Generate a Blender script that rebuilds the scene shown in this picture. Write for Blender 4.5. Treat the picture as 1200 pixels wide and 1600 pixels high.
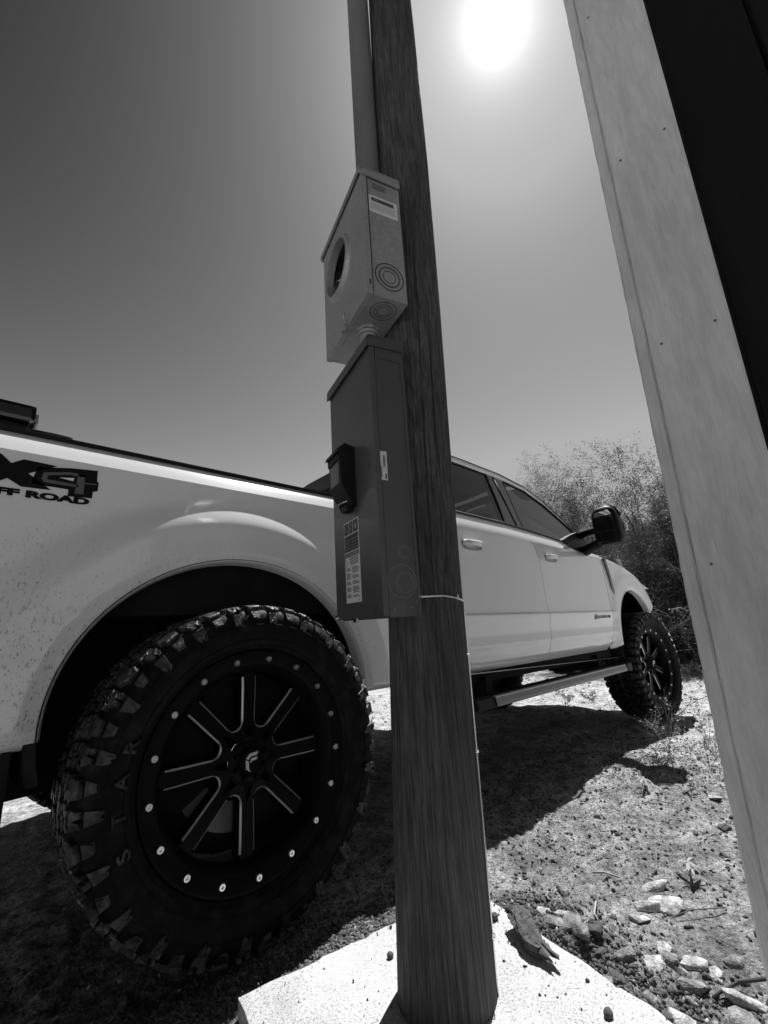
import bpy, bmesh, math, random
import numpy as np
from mathutils import Vector, Matrix

for o in list(bpy.data.objects):
    bpy.data.objects.remove(o)
scene = bpy.context.scene
col = scene.collection
random.seed(7)
rng = np.random.default_rng(7)
PI = math.pi

# ------------------------------------------------------------------ camera
CAM = Vector((-.7742, -1.5071, .8414))
PITCH, ROLL, YAW = .2859, -.0742, .7673
cy, sy = math.cos(YAW), math.sin(YAW)
fw = Vector((sy * math.cos(PITCH), cy * math.cos(PITCH), math.sin(PITCH)))
r0 = Vector((cy, -sy, 0)); u0 = r0.cross(fw)
rt = math.cos(ROLL) * r0 + math.sin(ROLL) * u0
up = rt.cross(fw)
cd = bpy.data.cameras.new('camera')
cam = bpy.data.objects.new('camera', cd); col.objects.link(cam)
cam.matrix_world = Matrix(((rt.x, up.x, -fw.x, CAM.x), (rt.y, up.y, -fw.y, CAM.y), (rt.z, up.z, -fw.z, CAM.z), (0, 0, 0, 1)))
cd.sensor_fit = 'VERTICAL'; cd.sensor_height = 36; cd.lens = 682.33 / 1600 * 36
cd.clip_start = .05; cd.clip_end = 2000
scene.camera = cam

# ------------------------------------------------------------------ sky, sun, exposure
SUN = Vector((.45586, .15237, .87691)).normalized()
world = bpy.data.worlds.new('World'); scene.world = world; world.use_nodes = True
wn, wl = world.node_tree.nodes, world.node_tree.links
wn.clear()
sky = wn.new('ShaderNodeTexSky'); sky.sky_type = 'NISHITA'; sky.sun_disc = False
sky.sun_elevation = math.asin(SUN.z); sky.sun_rotation = math.atan2(SUN.x, SUN.y)
sky.air_density = 1.0; sky.dust_density = 0.3; sky.altitude = 200
sep = wn.new('ShaderNodeSeparateColor'); wl.new(sky.outputs[0], sep.inputs[0])
geo = wn.new('ShaderNodeTexCoord')
def wmath(op, a, b=None, c=None):
    n = wn.new('ShaderNodeMath'); n.operation = op
    for i, v in enumerate((a, b, c)):
        if v is None: continue
        if isinstance(v, (int, float)): n.inputs[i].default_value = v
        else: wl.new(v, n.inputs[i])
    return n.outputs[0]
dot = wn.new('ShaderNodeVectorMath'); dot.operation = 'DOT_PRODUCT'
wl.new(geo.outputs['Generated'], dot.inputs[0]); dot.inputs[1].default_value = SUN
ang = wmath('ARCCOSINE', wmath('MINIMUM', dot.outputs['Value'], .99999))
g1 = wmath('MULTIPLY', wmath('EXPONENT', wmath('MULTIPLY', ang, -1 / .030)), 13.0)
g2 = wmath('MULTIPLY', wmath('EXPONENT', wmath('MULTIPLY', ang, -1 / .12)), 1.7)
rw = wmath('MAXIMUM', wmath('MULTIPLY', wmath('SUBTRACT', sep.outputs['Green'], 1.62), 1.30), .02)
rw = wmath('SUBTRACT', rw, wmath('MULTIPLY', wmath('MAXIMUM', wmath('SUBTRACT', rw, 2.9), 0.0), .93))   # the glow at the horizon levels off in dusty air   # dark red-filter sky
tot = wmath('ADD', rw, wmath('ADD', g1, g2))
bg = wn.new('ShaderNodeBackground'); wl.new(tot, bg.inputs['Color']); bg.inputs['Strength'].default_value = .1
out = wn.new('ShaderNodeOutputWorld'); wl.new(bg.outputs[0], out.inputs[0])
sl = bpy.data.lights.new('sun', 'SUN'); sl.energy = 5.0; sl.angle = math.radians(.53); sl.color = (1, 1, 1)
so = bpy.data.objects.new('sun', sl); col.objects.link(so)
so.rotation_euler = (-SUN).to_track_quat('-Z', 'Y').to_euler()
scene.view_settings.view_transform = 'Standard'; scene.view_settings.look = 'None'
scene.view_settings.gamma = 1; scene.view_settings.use_curve_mapping = False
scene.view_settings.exposure = .6

# ------------------------------------------------------------------ materials
def mat(name, base=.5, rough=.6, metal=0, coat=0, spec=.5, noise=None, bump=None, extra=None):
    m = bpy.data.materials.new(name); m.use_nodes = True
    nt = m.node_tree; N, L = nt.nodes, nt.links
    b = N['Principled BSDF']
    b.inputs['Base Color'].default_value = (base, base, base, 1)
    b.inputs['Roughness'].default_value = rough; b.inputs['Metallic'].default_value = metal
    b.inputs['Coat Weight'].default_value = coat; b.inputs['Coat IOR'].default_value = 1.7; b.inputs['Coat Roughness'].default_value = .04
    b.inputs['Specular IOR Level'].default_value = spec
    tc = N.new('ShaderNodeTexCoord')
    def tex(scale, detail=6, stretch=(1, 1, 1), rough_=.6):
        mp = N.new('ShaderNodeMapping'); mp.inputs['Scale'].default_value = stretch
        L.new(tc.outputs['Object'], mp.inputs[0])
        n = N.new('ShaderNodeTexNoise'); n.inputs['Scale'].default_value = scale
        n.inputs['Detail'].default_value = detail; n.inputs['Roughness'].default_value = rough_
        L.new(mp.outputs[0], n.inputs['Vector']); return n.outputs[0]
    if noise:   # list of (scale, stretch, lo, hi, contrast lo, contrast hi)
        cur = None
        for sc_, st, lo, hi, a, c in noise:
            t = tex(sc_, 8, st)
            mr = N.new('ShaderNodeMapRange'); L.new(t, mr.inputs[0])
            mr.inputs[1].default_value = a; mr.inputs[2].default_value = c
            mr.inputs[3].default_value = lo; mr.inputs[4].default_value = hi
            if cur is None: cur = mr.outputs[0]
            else:
                mm = N.new('ShaderNodeMath'); mm.operation = 'MULTIPLY'
                L.new(cur, mm.inputs[0]); L.new(mr.outputs[0], mm.inputs[1]); cur = mm.outputs[0]
        mm = N.new('ShaderNodeMath'); mm.operation = 'MULTIPLY'; L.new(cur, mm.inputs[0]); mm.inputs[1].default_value = base
        L.new(mm.outputs[0], b.inputs['Base Color'])
    if bump:
        prev = None
        for sc_, st, dist in bump:
            t = tex(sc_, 8, st)
            bp = N.new('ShaderNodeBump'); bp.inputs['Distance'].default_value = dist; bp.inputs['Strength'].default_value = 1
            L.new(t, bp.inputs['Height'])
            if prev: L.new(prev, bp.inputs['Normal'])
            prev = bp.outputs[0]
        L.new(prev, b.inputs['Normal'])
    if extra: extra(m, N, L, b, tex)
    return m
def paint_dirt(m, N, L, b, tex):
    # splashed dust low on the body and fine specks
    tc = N.new('ShaderNodeTexCoord'); sp = N.new('ShaderNodeSeparateXYZ'); L.new(tc.outputs['Object'], sp.inputs[0])
    h = N.new('ShaderNodeMapRange'); L.new(sp.outputs['Z'], h.inputs[0])
    h.inputs[1].default_value = 1.45; h.inputs[2].default_value = .85; h.inputs[3].default_value = 0; h.inputs[4].default_value = 1
    x = N.new('ShaderNodeMapRange'); L.new(sp.outputs['X'], x.inputs[0])
    x.inputs[1].default_value = 1.0; x.inputs[2].default_value = .2; x.inputs[3].default_value = .12; x.inputs[4].default_value = 1
    s = tex(120, 3, (1, 1, .35), .5)
    big = tex(5, 4, (1, 1, .6), .6)
    def mr(v, a, c, lo, hi):
        n = N.new('ShaderNodeMapRange'); L.new(v, n.inputs[0]); n.inputs[1].default_value = a; n.inputs[2].default_value = c
        n.inputs[3].default_value = lo; n.inputs[4].default_value = hi; return n.outputs[0]
    def mu(a, c, op='MULTIPLY'):
        n = N.new('ShaderNodeMath'); n.operation = op
        for i, v in enumerate((a, c)):
            if isinstance(v, (int, float)): n.inputs[i].default_value = v
            else: L.new(v, n.inputs[i])
        return n.outputs[0]
    specks = mu(mu(mr(s, .60, .64, 0, 1), mr(big, .40, .55, 0, 1)), mu(h.outputs[0], x.outputs[0]))
    film = mu(mr(tex(9, 8, (1, 1, .35), .7), .35, .75, 0, 1), mu(h.outputs[0], mu(x.outputs[0], .22)))
    fine = mu(mr(tex(190, 2, (1, 1, .5), .5), .63, .68, 0, .7), mu(h.outputs[0], x.outputs[0]))
    tot = mu(mu(specks, .45), mu(film, fine, 'ADD'), 'ADD')
    mix = N.new('ShaderNodeMix'); mix.data_type = 'RGBA'; L.new(tot, mix.inputs['Factor'])
    mix.clamp_factor = True
    mix.inputs['A'].default_value = (.72, .72, .72, 1); mix.inputs['B'].default_value = (.09, .09, .09, 1)
    L.new(mix.outputs['Result'], b.inputs['Base Color'])
    L.new(mr(tot, 0, .6, .22, .7), b.inputs['Roughness'])
    L.new(mr(tot, 0, .3, .8, .1), b.inputs['Coat Weight'])
M = {}
M['paint'] = mat('white_paint', .54, .25, 0, .8, extra=paint_dirt)
M['black_plastic'] = mat('black_plastic', .007, .5, spec=.22, bump=[(300, (1, 1, 1), .0006)])
M['gloss_black'] = mat('gloss_black', .006, .12, 0, .6)
M['under'] = mat('underbody_black', .008, .8, spec=.2, noise=[(8, (1, 1, 1), .5, 1.6, .3, .7)])
M['rubber'] = mat('tyre_rubber', .005, .6, spec=.12, noise=[(22, (1, 1, 1), .6, 3.0, .48, .72)], bump=[(90, (1, 1, 1), .0016)])
M['tread'] = mat('dusty_tread', .017, .38, spec=.45, noise=[(34, (1, 1, 1), .35, 4.2, .46, .68), (200, (1, 1, 1), .6, 1.5, .3, .7)], bump=[(90, (1, 1, 1), .003), (260, (1, 1, 1), .0015)])
M['rim'] = mat('black_rim', .003, .45, 0, .0, spec=.08, noise=[(12, (1, 1, 1), .8, 1.8, .4, .7)])
M['milled'] = mat('milled_aluminium', .62, .36, .6)
M['step'] = mat('step_metal', .16, .3, .6, noise=[(60, (.2, 1, 8), .6, 1.3, .3, .7)])
M['pvc'] = mat('dull_conduit', .15, .6, .1, noise=[(8, (1, 1, .3), .8, 1.2, .3, .7)])
M['bolt'] = mat('rim_bolt', .7, .3, 1)
M['chrome'] = mat('brushed_chrome', .42, .28, 1, noise=[(60, (1, 1, 8), .8, 1.1, .3, .7)])
M['steel'] = mat('galvanised_steel', .36, .5, .45, noise=[(70, (1, 1, 1), .86, 1.12, .3, .7), (6, (1, 1, 1), .9, 1.08, .3, .7)], bump=[(160, (1, 1, 1), .0003)])
M['grey_metal'] = mat('grey_enamel', .064, .42, 0, .1, noise=[(7, (1, 1, 1), .88, 1.12, .3, .7), (60, (1, 1, 1), .95, 1.06, .3, .7)], bump=[(350, (1, 1, 1), .00015)])
M['grey_line'] = mat('grey_enamel_edge', .16, .4)
M['dark_line'] = mat('knockout_groove', .03, .6)
M['wire'] = mat('bare_wire', .8, .3, 1)
M['sticker'] = mat('sticker_white', .62, .5)
M['sticker_grey'] = mat('sticker_grey', .22, .5)
M['ink'] = mat('ink_black', .012, .5)
M['decal'] = mat('decal_black', .005, .5, spec=.15)
M['decal_grey'] = mat('decal_grey', .09, .35)
M['seat'] = mat('dark_upholstery', .05, .8)
M['pale'] = mat('pale_canvas', .5, .8, bump=[(60, (1, 1, 1), .004)])
M['dirt_dark'] = mat('soil_clods', .085, .95, noise=[(25, (1, 1, 1), .45, 1.7, .3, .7), (200, (1, 1, 1), .6, 1.4, .3, .7)], bump=[(120, (1, 1, 1), .004)])
M['stone'] = mat('pale_stone', .44, .9, noise=[(26, (1, 1, 1), .42, 1.3, .34, .6), (160, (1, 1, 1), .65, 1.2, .3, .65)], bump=[(45, (1, 1, 1), .010), (170, (1, 1, 1), .004)])
M['stone_grey'] = mat('grey_stone', .20, .9, noise=[(26, (1, 1, 1), .4, 1.6, .34, .62), (160, (1, 1, 1), .6, 1.3, .3, .65)], bump=[(45, (1, 1, 1), .010), (170, (1, 1, 1), .004)])
M['stone_dark'] = mat('dark_stone', .07, .9, noise=[(30, (1, 1, 1), .5, 1.5, .3, .7)], bump=[(60, (1, 1, 1), .004)])
M['concrete'] = mat('pale_concrete', .46, .9, noise=[(150, (1, 1, 1), .6, 1.08, .36, .47), (5, (1, 1, 1), .72, 1.1, .3, .62), (260, (1, 1, 1), .5, 1.12, .34, .52)], bump=[(90, (1, 1, 1), .003), (400, (1, 1, 1), .001)])
M['driftwood'] = mat('weathered_wood', .075, .9, noise=[(14, (1, 8, 8), .4, 1.8, .3, .7)], bump=[(18, (1, 9, 9), .006)])
M['pole_wood'] = mat('treated_pole_wood', .050, .8, noise=[(9, (16, 16, .28), .35, 1.75, .33, .68), (2.6, (1, 1, .45), .55, 1.45, .3, .7), (30, (14, 14, .3), .6, 1.4, .3, .7), (26, (1, 1, .5), .8, 1.25, .3, .7)], bump=[(14, (10, 10, .25), .004), (40, (9, 9, .3), .002)])
M['white_board'] = mat('white_painted_board', .66, .55, noise=[(3, (2, 2, .5), .80, 1.12, .3, .7), (90, (1, 1, .25), .93, 1.05, .3, .7), (14, (3, 3, .5), .93, 1.05, .4, .6)], bump=[(8, (6, 10, .35), .0045), (26, (8, 16, .7), .002), (220, (1, 1, .3), .0004)])
M['shaded_siding'] = mat('shaded_siding', .008, .7, spec=.2, noise=[(6, (1, 1, .3), .7, 1.3, .3, .7)], bump=[(10, (6, 6, .3), .003)])  # near-black siding colour carries the shade of the shed interior
M['bark'] = mat('tree_bark', .05, .95, noise=[(10, (3, 3, .6), .5, 1.6, .3, .7)])
M['twig'] = mat('dry_twig', .14, .9)
M['pale_twig'] = mat('pale_dry_stem', .34, .9)
def leafmat(name, base, tr):
    m = bpy.data.materials.new(name); m.use_nodes = True; N, L = m.node_tree.nodes, m.node_tree.links
    b = N['Principled BSDF']; b.inputs['Roughness'].default_value = .55
    oi = N.new('ShaderNodeTexCoord'); n = N.new('ShaderNodeTexNoise'); n.inputs['Scale'].default_value = 2.2; L.new(oi.outputs['Object'], n.inputs[0])
    r = N.new('ShaderNodeMapRange'); L.new(n.outputs[0], r.inputs[0]); r.inputs[1].default_value = .3; r.inputs[2].default_value = .7
    r.inputs[3].default_value = base * .6; r.inputs[4].default_value = base * 1.5; L.new(r.outputs[0], b.inputs['Base Color'])
    t = N.new('ShaderNodeBsdfTranslucent'); L.new(r.outputs[0], t.inputs[0])
    mx = N.new('ShaderNodeMixShader'); mx.inputs[0].default_value = tr
    L.new(b.outputs[0], mx.inputs[1]); L.new(t.outputs[0], mx.inputs[2]); L.new(mx.outputs[0], N['Material Output'].inputs[0]); return m
M['leaf'] = leafmat('small_leaves', .115, .36)
M['leaf_pale'] = leafmat('pale_leaves', .34, .3)
def glassmat(name, tint, refl):
    m = bpy.data.materials.new(name); m.use_nodes = True; N, L = m.node_tree.nodes, m.node_tree.links
    N.remove(N['Principled BSDF'])
    t = N.new('ShaderNodeBsdfTransparent'); t.inputs[0].default_value = (tint, tint, tint, 1)
    g = N.new('ShaderNodeBsdfGlossy'); g.inputs['Roughness'].default_value = .03; g.inputs[0].default_value = (.9, .9, .9, 1)
    f = N.new('ShaderNodeFresnel'); f.inputs[0].default_value = refl
    mx = N.new('ShaderNodeMixShader'); L.new(f.outputs[0], mx.inputs[0]); L.new(t.outputs[0], mx.inputs[1]); L.new(g.outputs[0], mx.inputs[2])
    L.new(mx.outputs[0], N['Material Output'].inputs[0]); return m
M['glass'] = glassmat('tinted_glass', .10, 1.5)
M['glass_front'] = glassmat('lightly_tinted_glass', .28, 1.5)
M['clear'] = glassmat('windscreen_glass', .75, 1.45)
M['mirror'] = mat('mirror_glass', .85, .04, 1)
M['mirror_dark_reflection'] = mat('mirror_glass_dark_reflection', .05, .06, 1)  # glass darkened to paint in the dark reflection of the truck side

# ------------------------------------------------------------------ helpers
def link(o, parent=None):
    col.objects.link(o)
    if parent is not None: o.parent = parent
    return o
def mesh(name, verts, faces, m, parent=None, smooth=False, sharp=None):
    me = bpy.data.meshes.new(name); me.from_pydata([tuple(v) for v in verts], [], [tuple(f) for f in faces]); me.update()
    me.materials.append(m)
    if smooth:
        me.polygons.foreach_set('use_smooth', [True] * len(me.polygons))
        if sharp: me.set_sharp_from_angle(angle=math.radians(sharp))
    return link(bpy.data.objects.new(name, me), parent)
def fast(name, V, F, m, parent=None, smooth=False):
    V = np.asarray(V, np.float32); F = np.asarray(F, np.int32); k = F.shape[1]
    me = bpy.data.meshes.new(name); me.vertices.add(len(V)); me.vertices.foreach_set('co', V.ravel())
    me.loops.add(F.size); me.loops.foreach_set('vertex_index', F.ravel())
    me.polygons.add(len(F)); me.polygons.foreach_set('loop_start', np.arange(0, F.size, k, dtype=np.int32))
    me.polygons.foreach_set('loop_total', np.full(len(F), k, np.int32))
    if smooth: me.polygons.foreach_set('use_smooth', np.ones(len(F), bool))
    me.update(calc_edges=True); me.validate(); me.materials.append(m)
    return link(bpy.data.objects.new(name, me), parent)
def empty(name, loc=(0, 0, 0), mtx=None):
    o = bpy.data.objects.new(name, None); o.empty_display_size = .1; col.objects.link(o)
    if mtx is not None: o.matrix_world = mtx
    else: o.location = loc
    return o
def tag(o, label=None, cat=None, group=None, kind=None):
    if label: o['label'] = label
    if cat: o['category'] = cat
    if group: o['group'] = group
    if kind: o['kind'] = kind
    return o
class G:
    """collects shapes into one mesh"""
    def __init__(s): s.v = []; s.f = []
    def add(s, V, F):
        n = len(s.v); s.v += [tuple(p) for p in V]; s.f += [tuple(i + n for i in f) for f in F]; return s
    def box(s, a, b, bev=0.0):
        x0, y0, z0 = a; x1, y1, z1 = b
        bm = bmesh.new(); bmesh.ops.create_cube(bm, size=1)
        for v in bm.verts: v.co = Vector((x0 if v.co.x < 0 else x1, y0 if v.co.y < 0 else y1, z0 if v.co.z < 0 else z1))
        if bev: bmesh.ops.bevel(bm, geom=bm.edges[:], offset=bev, segments=2, affect='EDGES', profile=.7)
        bm.verts.index_update(); s.add([v.co for v in bm.verts], [[v.index for v in f.verts] for f in bm.faces]); bm.free(); return s
    def tube(s, pts, r, n=8, cap=True, closed=False):
        pts = [Vector(p) for p in pts]; rr = r if hasattr(r, '__len__') else [r] * len(pts)
        V = []; F = []; ref = None
        for i, p in enumerate(pts):
            a = pts[i - 1] if (i > 0 or closed) else pts[i]; b = pts[(i + 1) % len(pts)] if (i < len(pts) - 1 or closed) else pts[i]
            d = (b - a).normalized()
            if ref is None: ref = d.orthogonal().normalized()
            ref = (ref - d * ref.dot(d)).normalized(); q = d.cross(ref)
            for k in range(n):
                t = 2 * PI * k / n; V.append(p + (ref * math.cos(t) + q * math.sin(t)) * rr[i])
        L = len(pts) if closed else len(pts) - 1
        for i in range(L):
            for k in range(n):
                j = (i + 1) % len(pts); F.append((i * n + k, i * n + (k + 1) % n, j * n + (k + 1) % n, j * n + k))
        if cap and not closed: F.append(tuple(range(n))[::-1]); F.append(tuple(range((len(pts) - 1) * n, len(pts) * n)))
        return s.add(V, F)
    def prism(s, poly, f0, f1):
        """poly 2D, f0/f1 map (a,b)->3D for both caps"""
        n = len(poly); V = [f0(*p) for p in poly] + [f1(*p) for p in poly]
        F = [tuple(range(n)), tuple(range(2 * n - 1, n - 1, -1))] + [(i, (i + 1) % n, n + (i + 1) % n, n + i) for i in range(n)]
        return s.add(V, F)
    def grid(s, rows, flip=False):
        n = len(rows[0]); V = [p for r in rows for p in r]; F = []
        for i in range(len(rows) - 1):
            for k in range(n - 1):
                q = (i * n + k, i * n + k + 1, (i + 1) * n + k + 1, (i + 1) * n + k); F.append(q[::-1] if flip else q)
        return s.add(V, F)
    def build(s, name, m, parent=None, smooth=False, sharp=None): return mesh(name, s.v, s.f, m, parent, smooth, sharp)
def sm(a, b, x):
    t = min(1, max(0, (x - a) / (b - a))); return t * t * (3 - 2 * t)
def interp(x, pts):
    return float(np.interp(x, [p[0] for p in pts], [p[1] for p in pts]))
def vnoise(X, Y, seed):
    r = np.random.default_rng(seed); T = r.random((256, 256))
    xi = np.floor(X).astype(int); yi = np.floor(Y).astype(int); fx = X - xi; fy = Y - yi
    fx = fx * fx * (3 - 2 * fx); fy = fy * fy * (3 - 2 * fy)
    g = lambda a, b: T[a % 256, b % 256]
    return (g(xi, yi) * (1 - fx) + g(xi + 1, yi) * fx) * (1 - fy) + (g(xi, yi + 1) * (1 - fx) + g(xi + 1, yi + 1) * fx) * fy - .5

# ------------------------------------------------------------------ ground
def gheight(X, Y):
    X = np.asarray(X, float); Y = np.asarray(Y, float)
    t = np.clip((X - 2.2) / 2.2, 0, 1); dip = -.062 * t * t * (3 - 2 * t)
    far = np.clip((X - 6) / 10, 0, 1); dip = dip * (1 - far)
    h = .05 * vnoise(X / 1.3, Y / 1.3, 1) + .026 * vnoise(X / .42 + 9, Y / .42, 2) + .017 * vnoise(X / .15, Y / .15 + 5, 3)
    cl = np.clip(vnoise(X / .5, Y / .5, 8) * 2.2 + .6, 0, 1)
    h += (.25 + .75 * cl) * (.020 * vnoise(X / .055, Y / .055, 4) + .016 * vnoise(X / .026, Y / .026, 5))
    # the flat places where the slab and the tyres stand
    for px, py, rr in ((0, .12, .35), (4.4, .2, .3), (4.4, 1.85, .3), (0, 1.85, .35)):
        d = np.hypot(X - px, Y - py); w = np.clip((d - rr * .4) / rr, 0, 1); h = h * w
    # soil banked up against the slab
    d = np.hypot(X - .62, Y + .72); h += .035 * np.exp(-(d / .16) ** 2) * (1 + 1.2 * vnoise(X / .04, Y / .04, 6))
    d = np.abs((X + .17) * .204 + (Y + .2) * .979); h += .02 * np.exp(-(d / .09) ** 2) * np.clip((.5 - X) * 3, 0, 1) * np.clip((X + 1.2) * 2, 0, 1)
    return h + dip
def spaced(a, b, fine0, fine1, d, growth=1.13):
    c = list(np.arange(fine0, fine1, d)); s = d; x = fine0; L = []
    while x > a: s *= growth; x -= s; L.append(x)
    s = d; x = c[-1]; Rr = []
    while x < b: s *= growth; x += s; Rr.append(x)
    return np.array(L[::-1] + c + Rr)
gx = spaced(-300, 400, -.6, 3.2, .0105, 1.05); gy = spaced(-300, 400, -1.45, .9, .0105, 1.05)
GX, GY = np.meshgrid(gx, gy, indexing='ij')
amp = np.clip(1.4 - np.hypot(GX - 2, GY) / 60, 0, 1)
GZ = gheight(GX, GY) * amp
nx, ny = GX.shape
idx = np.arange(nx * ny).reshape(nx, ny)
F = np.stack([idx[:-1, :-1], idx[1:, :-1], idx[1:, 1:], idx[:-1, 1:]], -1).reshape(-1, 4)
def soil(m, N, L, b, tex):
    def mr(v, a, c, lo, hi):
        n = N.new('ShaderNodeMapRange'); L.new(v, n.inputs[0]); n.inputs[1].default_value = a; n.inputs[2].default_value = c
        n.inputs[3].default_value = lo; n.inputs[4].default_value = hi; return n.outputs[0]
    def mu(a, c, op='MULTIPLY'):
        n = N.new('ShaderNodeMath'); n.operation = op
        for i, v in enumerate((a, c)):
            if isinstance(v, (int, float)): n.inputs[i].default_value = v
            else: L.new(v, n.inputs[i])
        return n.outputs[0]
    tc = N.new('ShaderNodeTexCoord')
    # freshly dug darker soil close to the pole, pale dry sand beyond
    d = N.new('ShaderNodeVectorMath'); d.operation = 'DISTANCE'; L.new(tc.outputs['Object'], d.inputs[0]); d.inputs[1].default_value = (.45, -.75, 0)
    dd = mu(d.outputs['Value'], mu(tex(2.0, 5), 1.6), 'ADD')
    pale = mr(dd, 1.5, 4.4, 0, 1)
    patch = mr(tex(3.2, 6, (1, 1, 1), .65), .42, .60, 0, 1)
    f = mu(mu(pale, .62), mu(mr(patch, 0, 1, .0, .42), 1), 'ADD')
    mix = N.new('ShaderNodeMix'); mix.data_type = 'RGBA'; mix.clamp_factor = True; L.new(f, mix.inputs['Factor'])
    mix.inputs['A'].default_value = (.19, .19, .19, 1); mix.inputs['B'].default_value = (.52, .52, .52, 1)
    g1 = mr(tex(140, 6, (1, 1, 1), .7), .36, .62, .45, 1.45); g2 = mr(tex(42, 8, (1, 1, 1), .7), .36, .58, .45, 1.25); g3 = mr(tex(9, 6), .35, .6, .65, 1.2)
    k = mu(mu(g1, g2), g3)
    vm = N.new('ShaderNodeVectorMath'); vm.operation = 'SCALE'; L.new(mix.outputs['Result'], vm.inputs[0]); L.new(k, vm.inputs['Scale'])
    L.new(vm.outputs[0], b.inputs['Base Color'])
    b.inputs['Specular IOR Level'].default_value = .15
M['soil'] = mat('sandy_soil', .3, .95, bump=[(18, (1, 1, 1), .018), (60, (1, 1, 1), .016), (170, (1, 1, 1), .008)], extra=soil)
ground = fast('ground', np.stack([GX, GY, GZ], -1).reshape(-1, 3), F, M['soil'], smooth=True)
tag(ground, kind='structure')

# icosphere templates
def ico(sub):
    bm = bmesh.new(); bmesh.ops.create_icosphere(bm, subdivisions=sub, radius=1)
    bm.verts.index_update(); V = np.array([v.co[:] for v in bm.verts]); F_ = np.array([[v.index for v in f.verts] for f in bm.faces]); bm.free(); return V, F_
IV1, IF1 = ico(1); IV2, IF2 = ico(2)
SL_B = Vector((.55, -.41)); SL_1 = Vector((-.979, .204)); SL_2 = Vector((-.235, -.972))
def in_slab(x, y, mrg=0.0):
    p = Vector((x, y)) - SL_B; a = p.dot(SL_1); b = p.dot(SL_2); return -mrg < a < .735 + mrg and -mrg < b < 1.0 + mrg
def scatter(name, n, sampler, smin, smax, m, flat=.7, z0=None):
    P_ = [p for p in (sampler() for _ in range(n)) if (z0 is not None) or not (in_slab(p[0], p[1], .004) or math.hypot(p[0] - .19, p[1] + .61) < .12)]
    P_ = np.array(P_); k = len(P_); s = smin + (smax - smin) * rng.random(k) ** 4
    Q_, _ = np.linalg.qr(rng.normal(size=(k, 3, 3)))
    v = IV1[None] * (1 + rng.uniform(-.5, .45, (k, len(IV1), 1))) * s[:, None, None] * np.stack([rng.uniform(.7, 1.4, k), rng.uniform(.7, 1.4, k), flat * rng.uniform(.6, 1.1, k)], 1)[:, None]
    v = np.einsum('kvi,kij->kvj', v, Q_)
    z = gheight(P_[:, 0], P_[:, 1]) + s * .15 if z0 is None else np.full(k, z0) + s * .4
    v += np.stack([P_[:, 0], P_[:, 1], z], 1)[:, None]
    Fc = (IF1[None] + (np.arange(k) * len(IV1))[:, None, None]).reshape(-1, 3)
    return fast(name, v.reshape(-1, 3), Fc, m)
def near_bank():
    if random.random() < .55:
        t = random.random() * 1.0; o_ = abs(random.gauss(0, .10)) + .01
        p = SL_B + SL_2 * t - SL_1 * o_; return p.x, p.y
    t = random.random() * 1.1 - .1; o_ = abs(random.gauss(0, .12)) + .01
    p = SL_B + SL_1 * t - SL_2 * o_; return p.x, p.y
tag(scatter('soil_clods', 24000, near_bank, .0010, .0085, M['dirt_dark'], .8), 'dark crumbly soil clods banked around the pale concrete slab', 'soil', kind='stuff')
def field():
    x = random.uniform(-.6, 3.4); y = random.uniform(-1.3, .3) if x > .3 else random.uniform(-.4, .4); return x, y
tag(scatter('gravel', 17000, field, .0011, .0095, M['dirt_dark'], .6), 'loose pebbles and crumbs scattered over the sandy dirt', 'gravel', kind='stuff')
tag(scatter('stone_chips', 2600, lambda: near_bank() if random.random() < .35 else field(), .001, .0075, M['stone'], .5), 'small pale stone chips strewn over the dirt', 'gravel', kind='stuff')
tag(scatter('sand_crumbs', 4000, lambda: (random.uniform(2.2, 11), random.uniform(-1.4, 4.5)), .005, .024, M['stone_grey'], .5), 'small crumbs of soil on the pale sand beyond the truck', 'gravel', kind='stuff')

def on_slab():
    a, b = random.random() * .73, random.random() * .99; e = random.random() ** 2 * .5
    if random.random() < .5: b = e
    else: a = e
    p = SL_B + SL_1 * a + SL_2 * b; return p.x, p.y
tag(scatter('slab_crumbs', 420, on_slab, .0007, .0045, M['dirt_dark'], .7, .0605), 'crumbs of soil spilt on the slab along its edges', 'soil', kind='stuff')
# ------------------------------------------------------------------ concrete slab
def slab():
    g = G(); n = 60; th = .14; rows = []
    def P(a, b, z):
        ra = 1 - .0; p = SL_B + SL_1 * a + SL_2 * b; return (p.x, p.y, z)
    A = np.linspace(0, .735, 70); B_ = np.linspace(0, 1.0, 90)
    top = []
    for a in A:
        r_ = []
        for b in B_:
            e = min(a, .735 - a, b, 1.0 - b)
            z = .06 + .0035 * float(vnoise(np.array(a / .12), np.array(b / .12), 11)) - .005 * max(0, 1 - e / .008) - .006 * max(0, float(vnoise(np.array(a / .03), np.array(b / .03), 12)) - .1) * (e < .03) * 3
            jx = .006 * float(vnoise(np.array(a / .06), np.array(b / .06), 13)) * (e < .001)
            r_.append(P(a + jx, b + jx, z))
        top.append(r_)
    g.grid(top)
    def skirt(line):
        g.grid([line, [(x, y, z - .01) for x, y, z in line], [(x, y, -.08) for x, y, z in line]])
    skirt([r_[0] for r_ in top][::-1]); skirt([r_[-1] for r_ in top]); skirt(top[0]); skirt(top[-1][::-1])
    return g.build('concrete_slab', M['concrete'], smooth=True, sharp=40)
tag(slab(), 'pale concrete slab poured around the foot of the wooden pole', 'slab')

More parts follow.
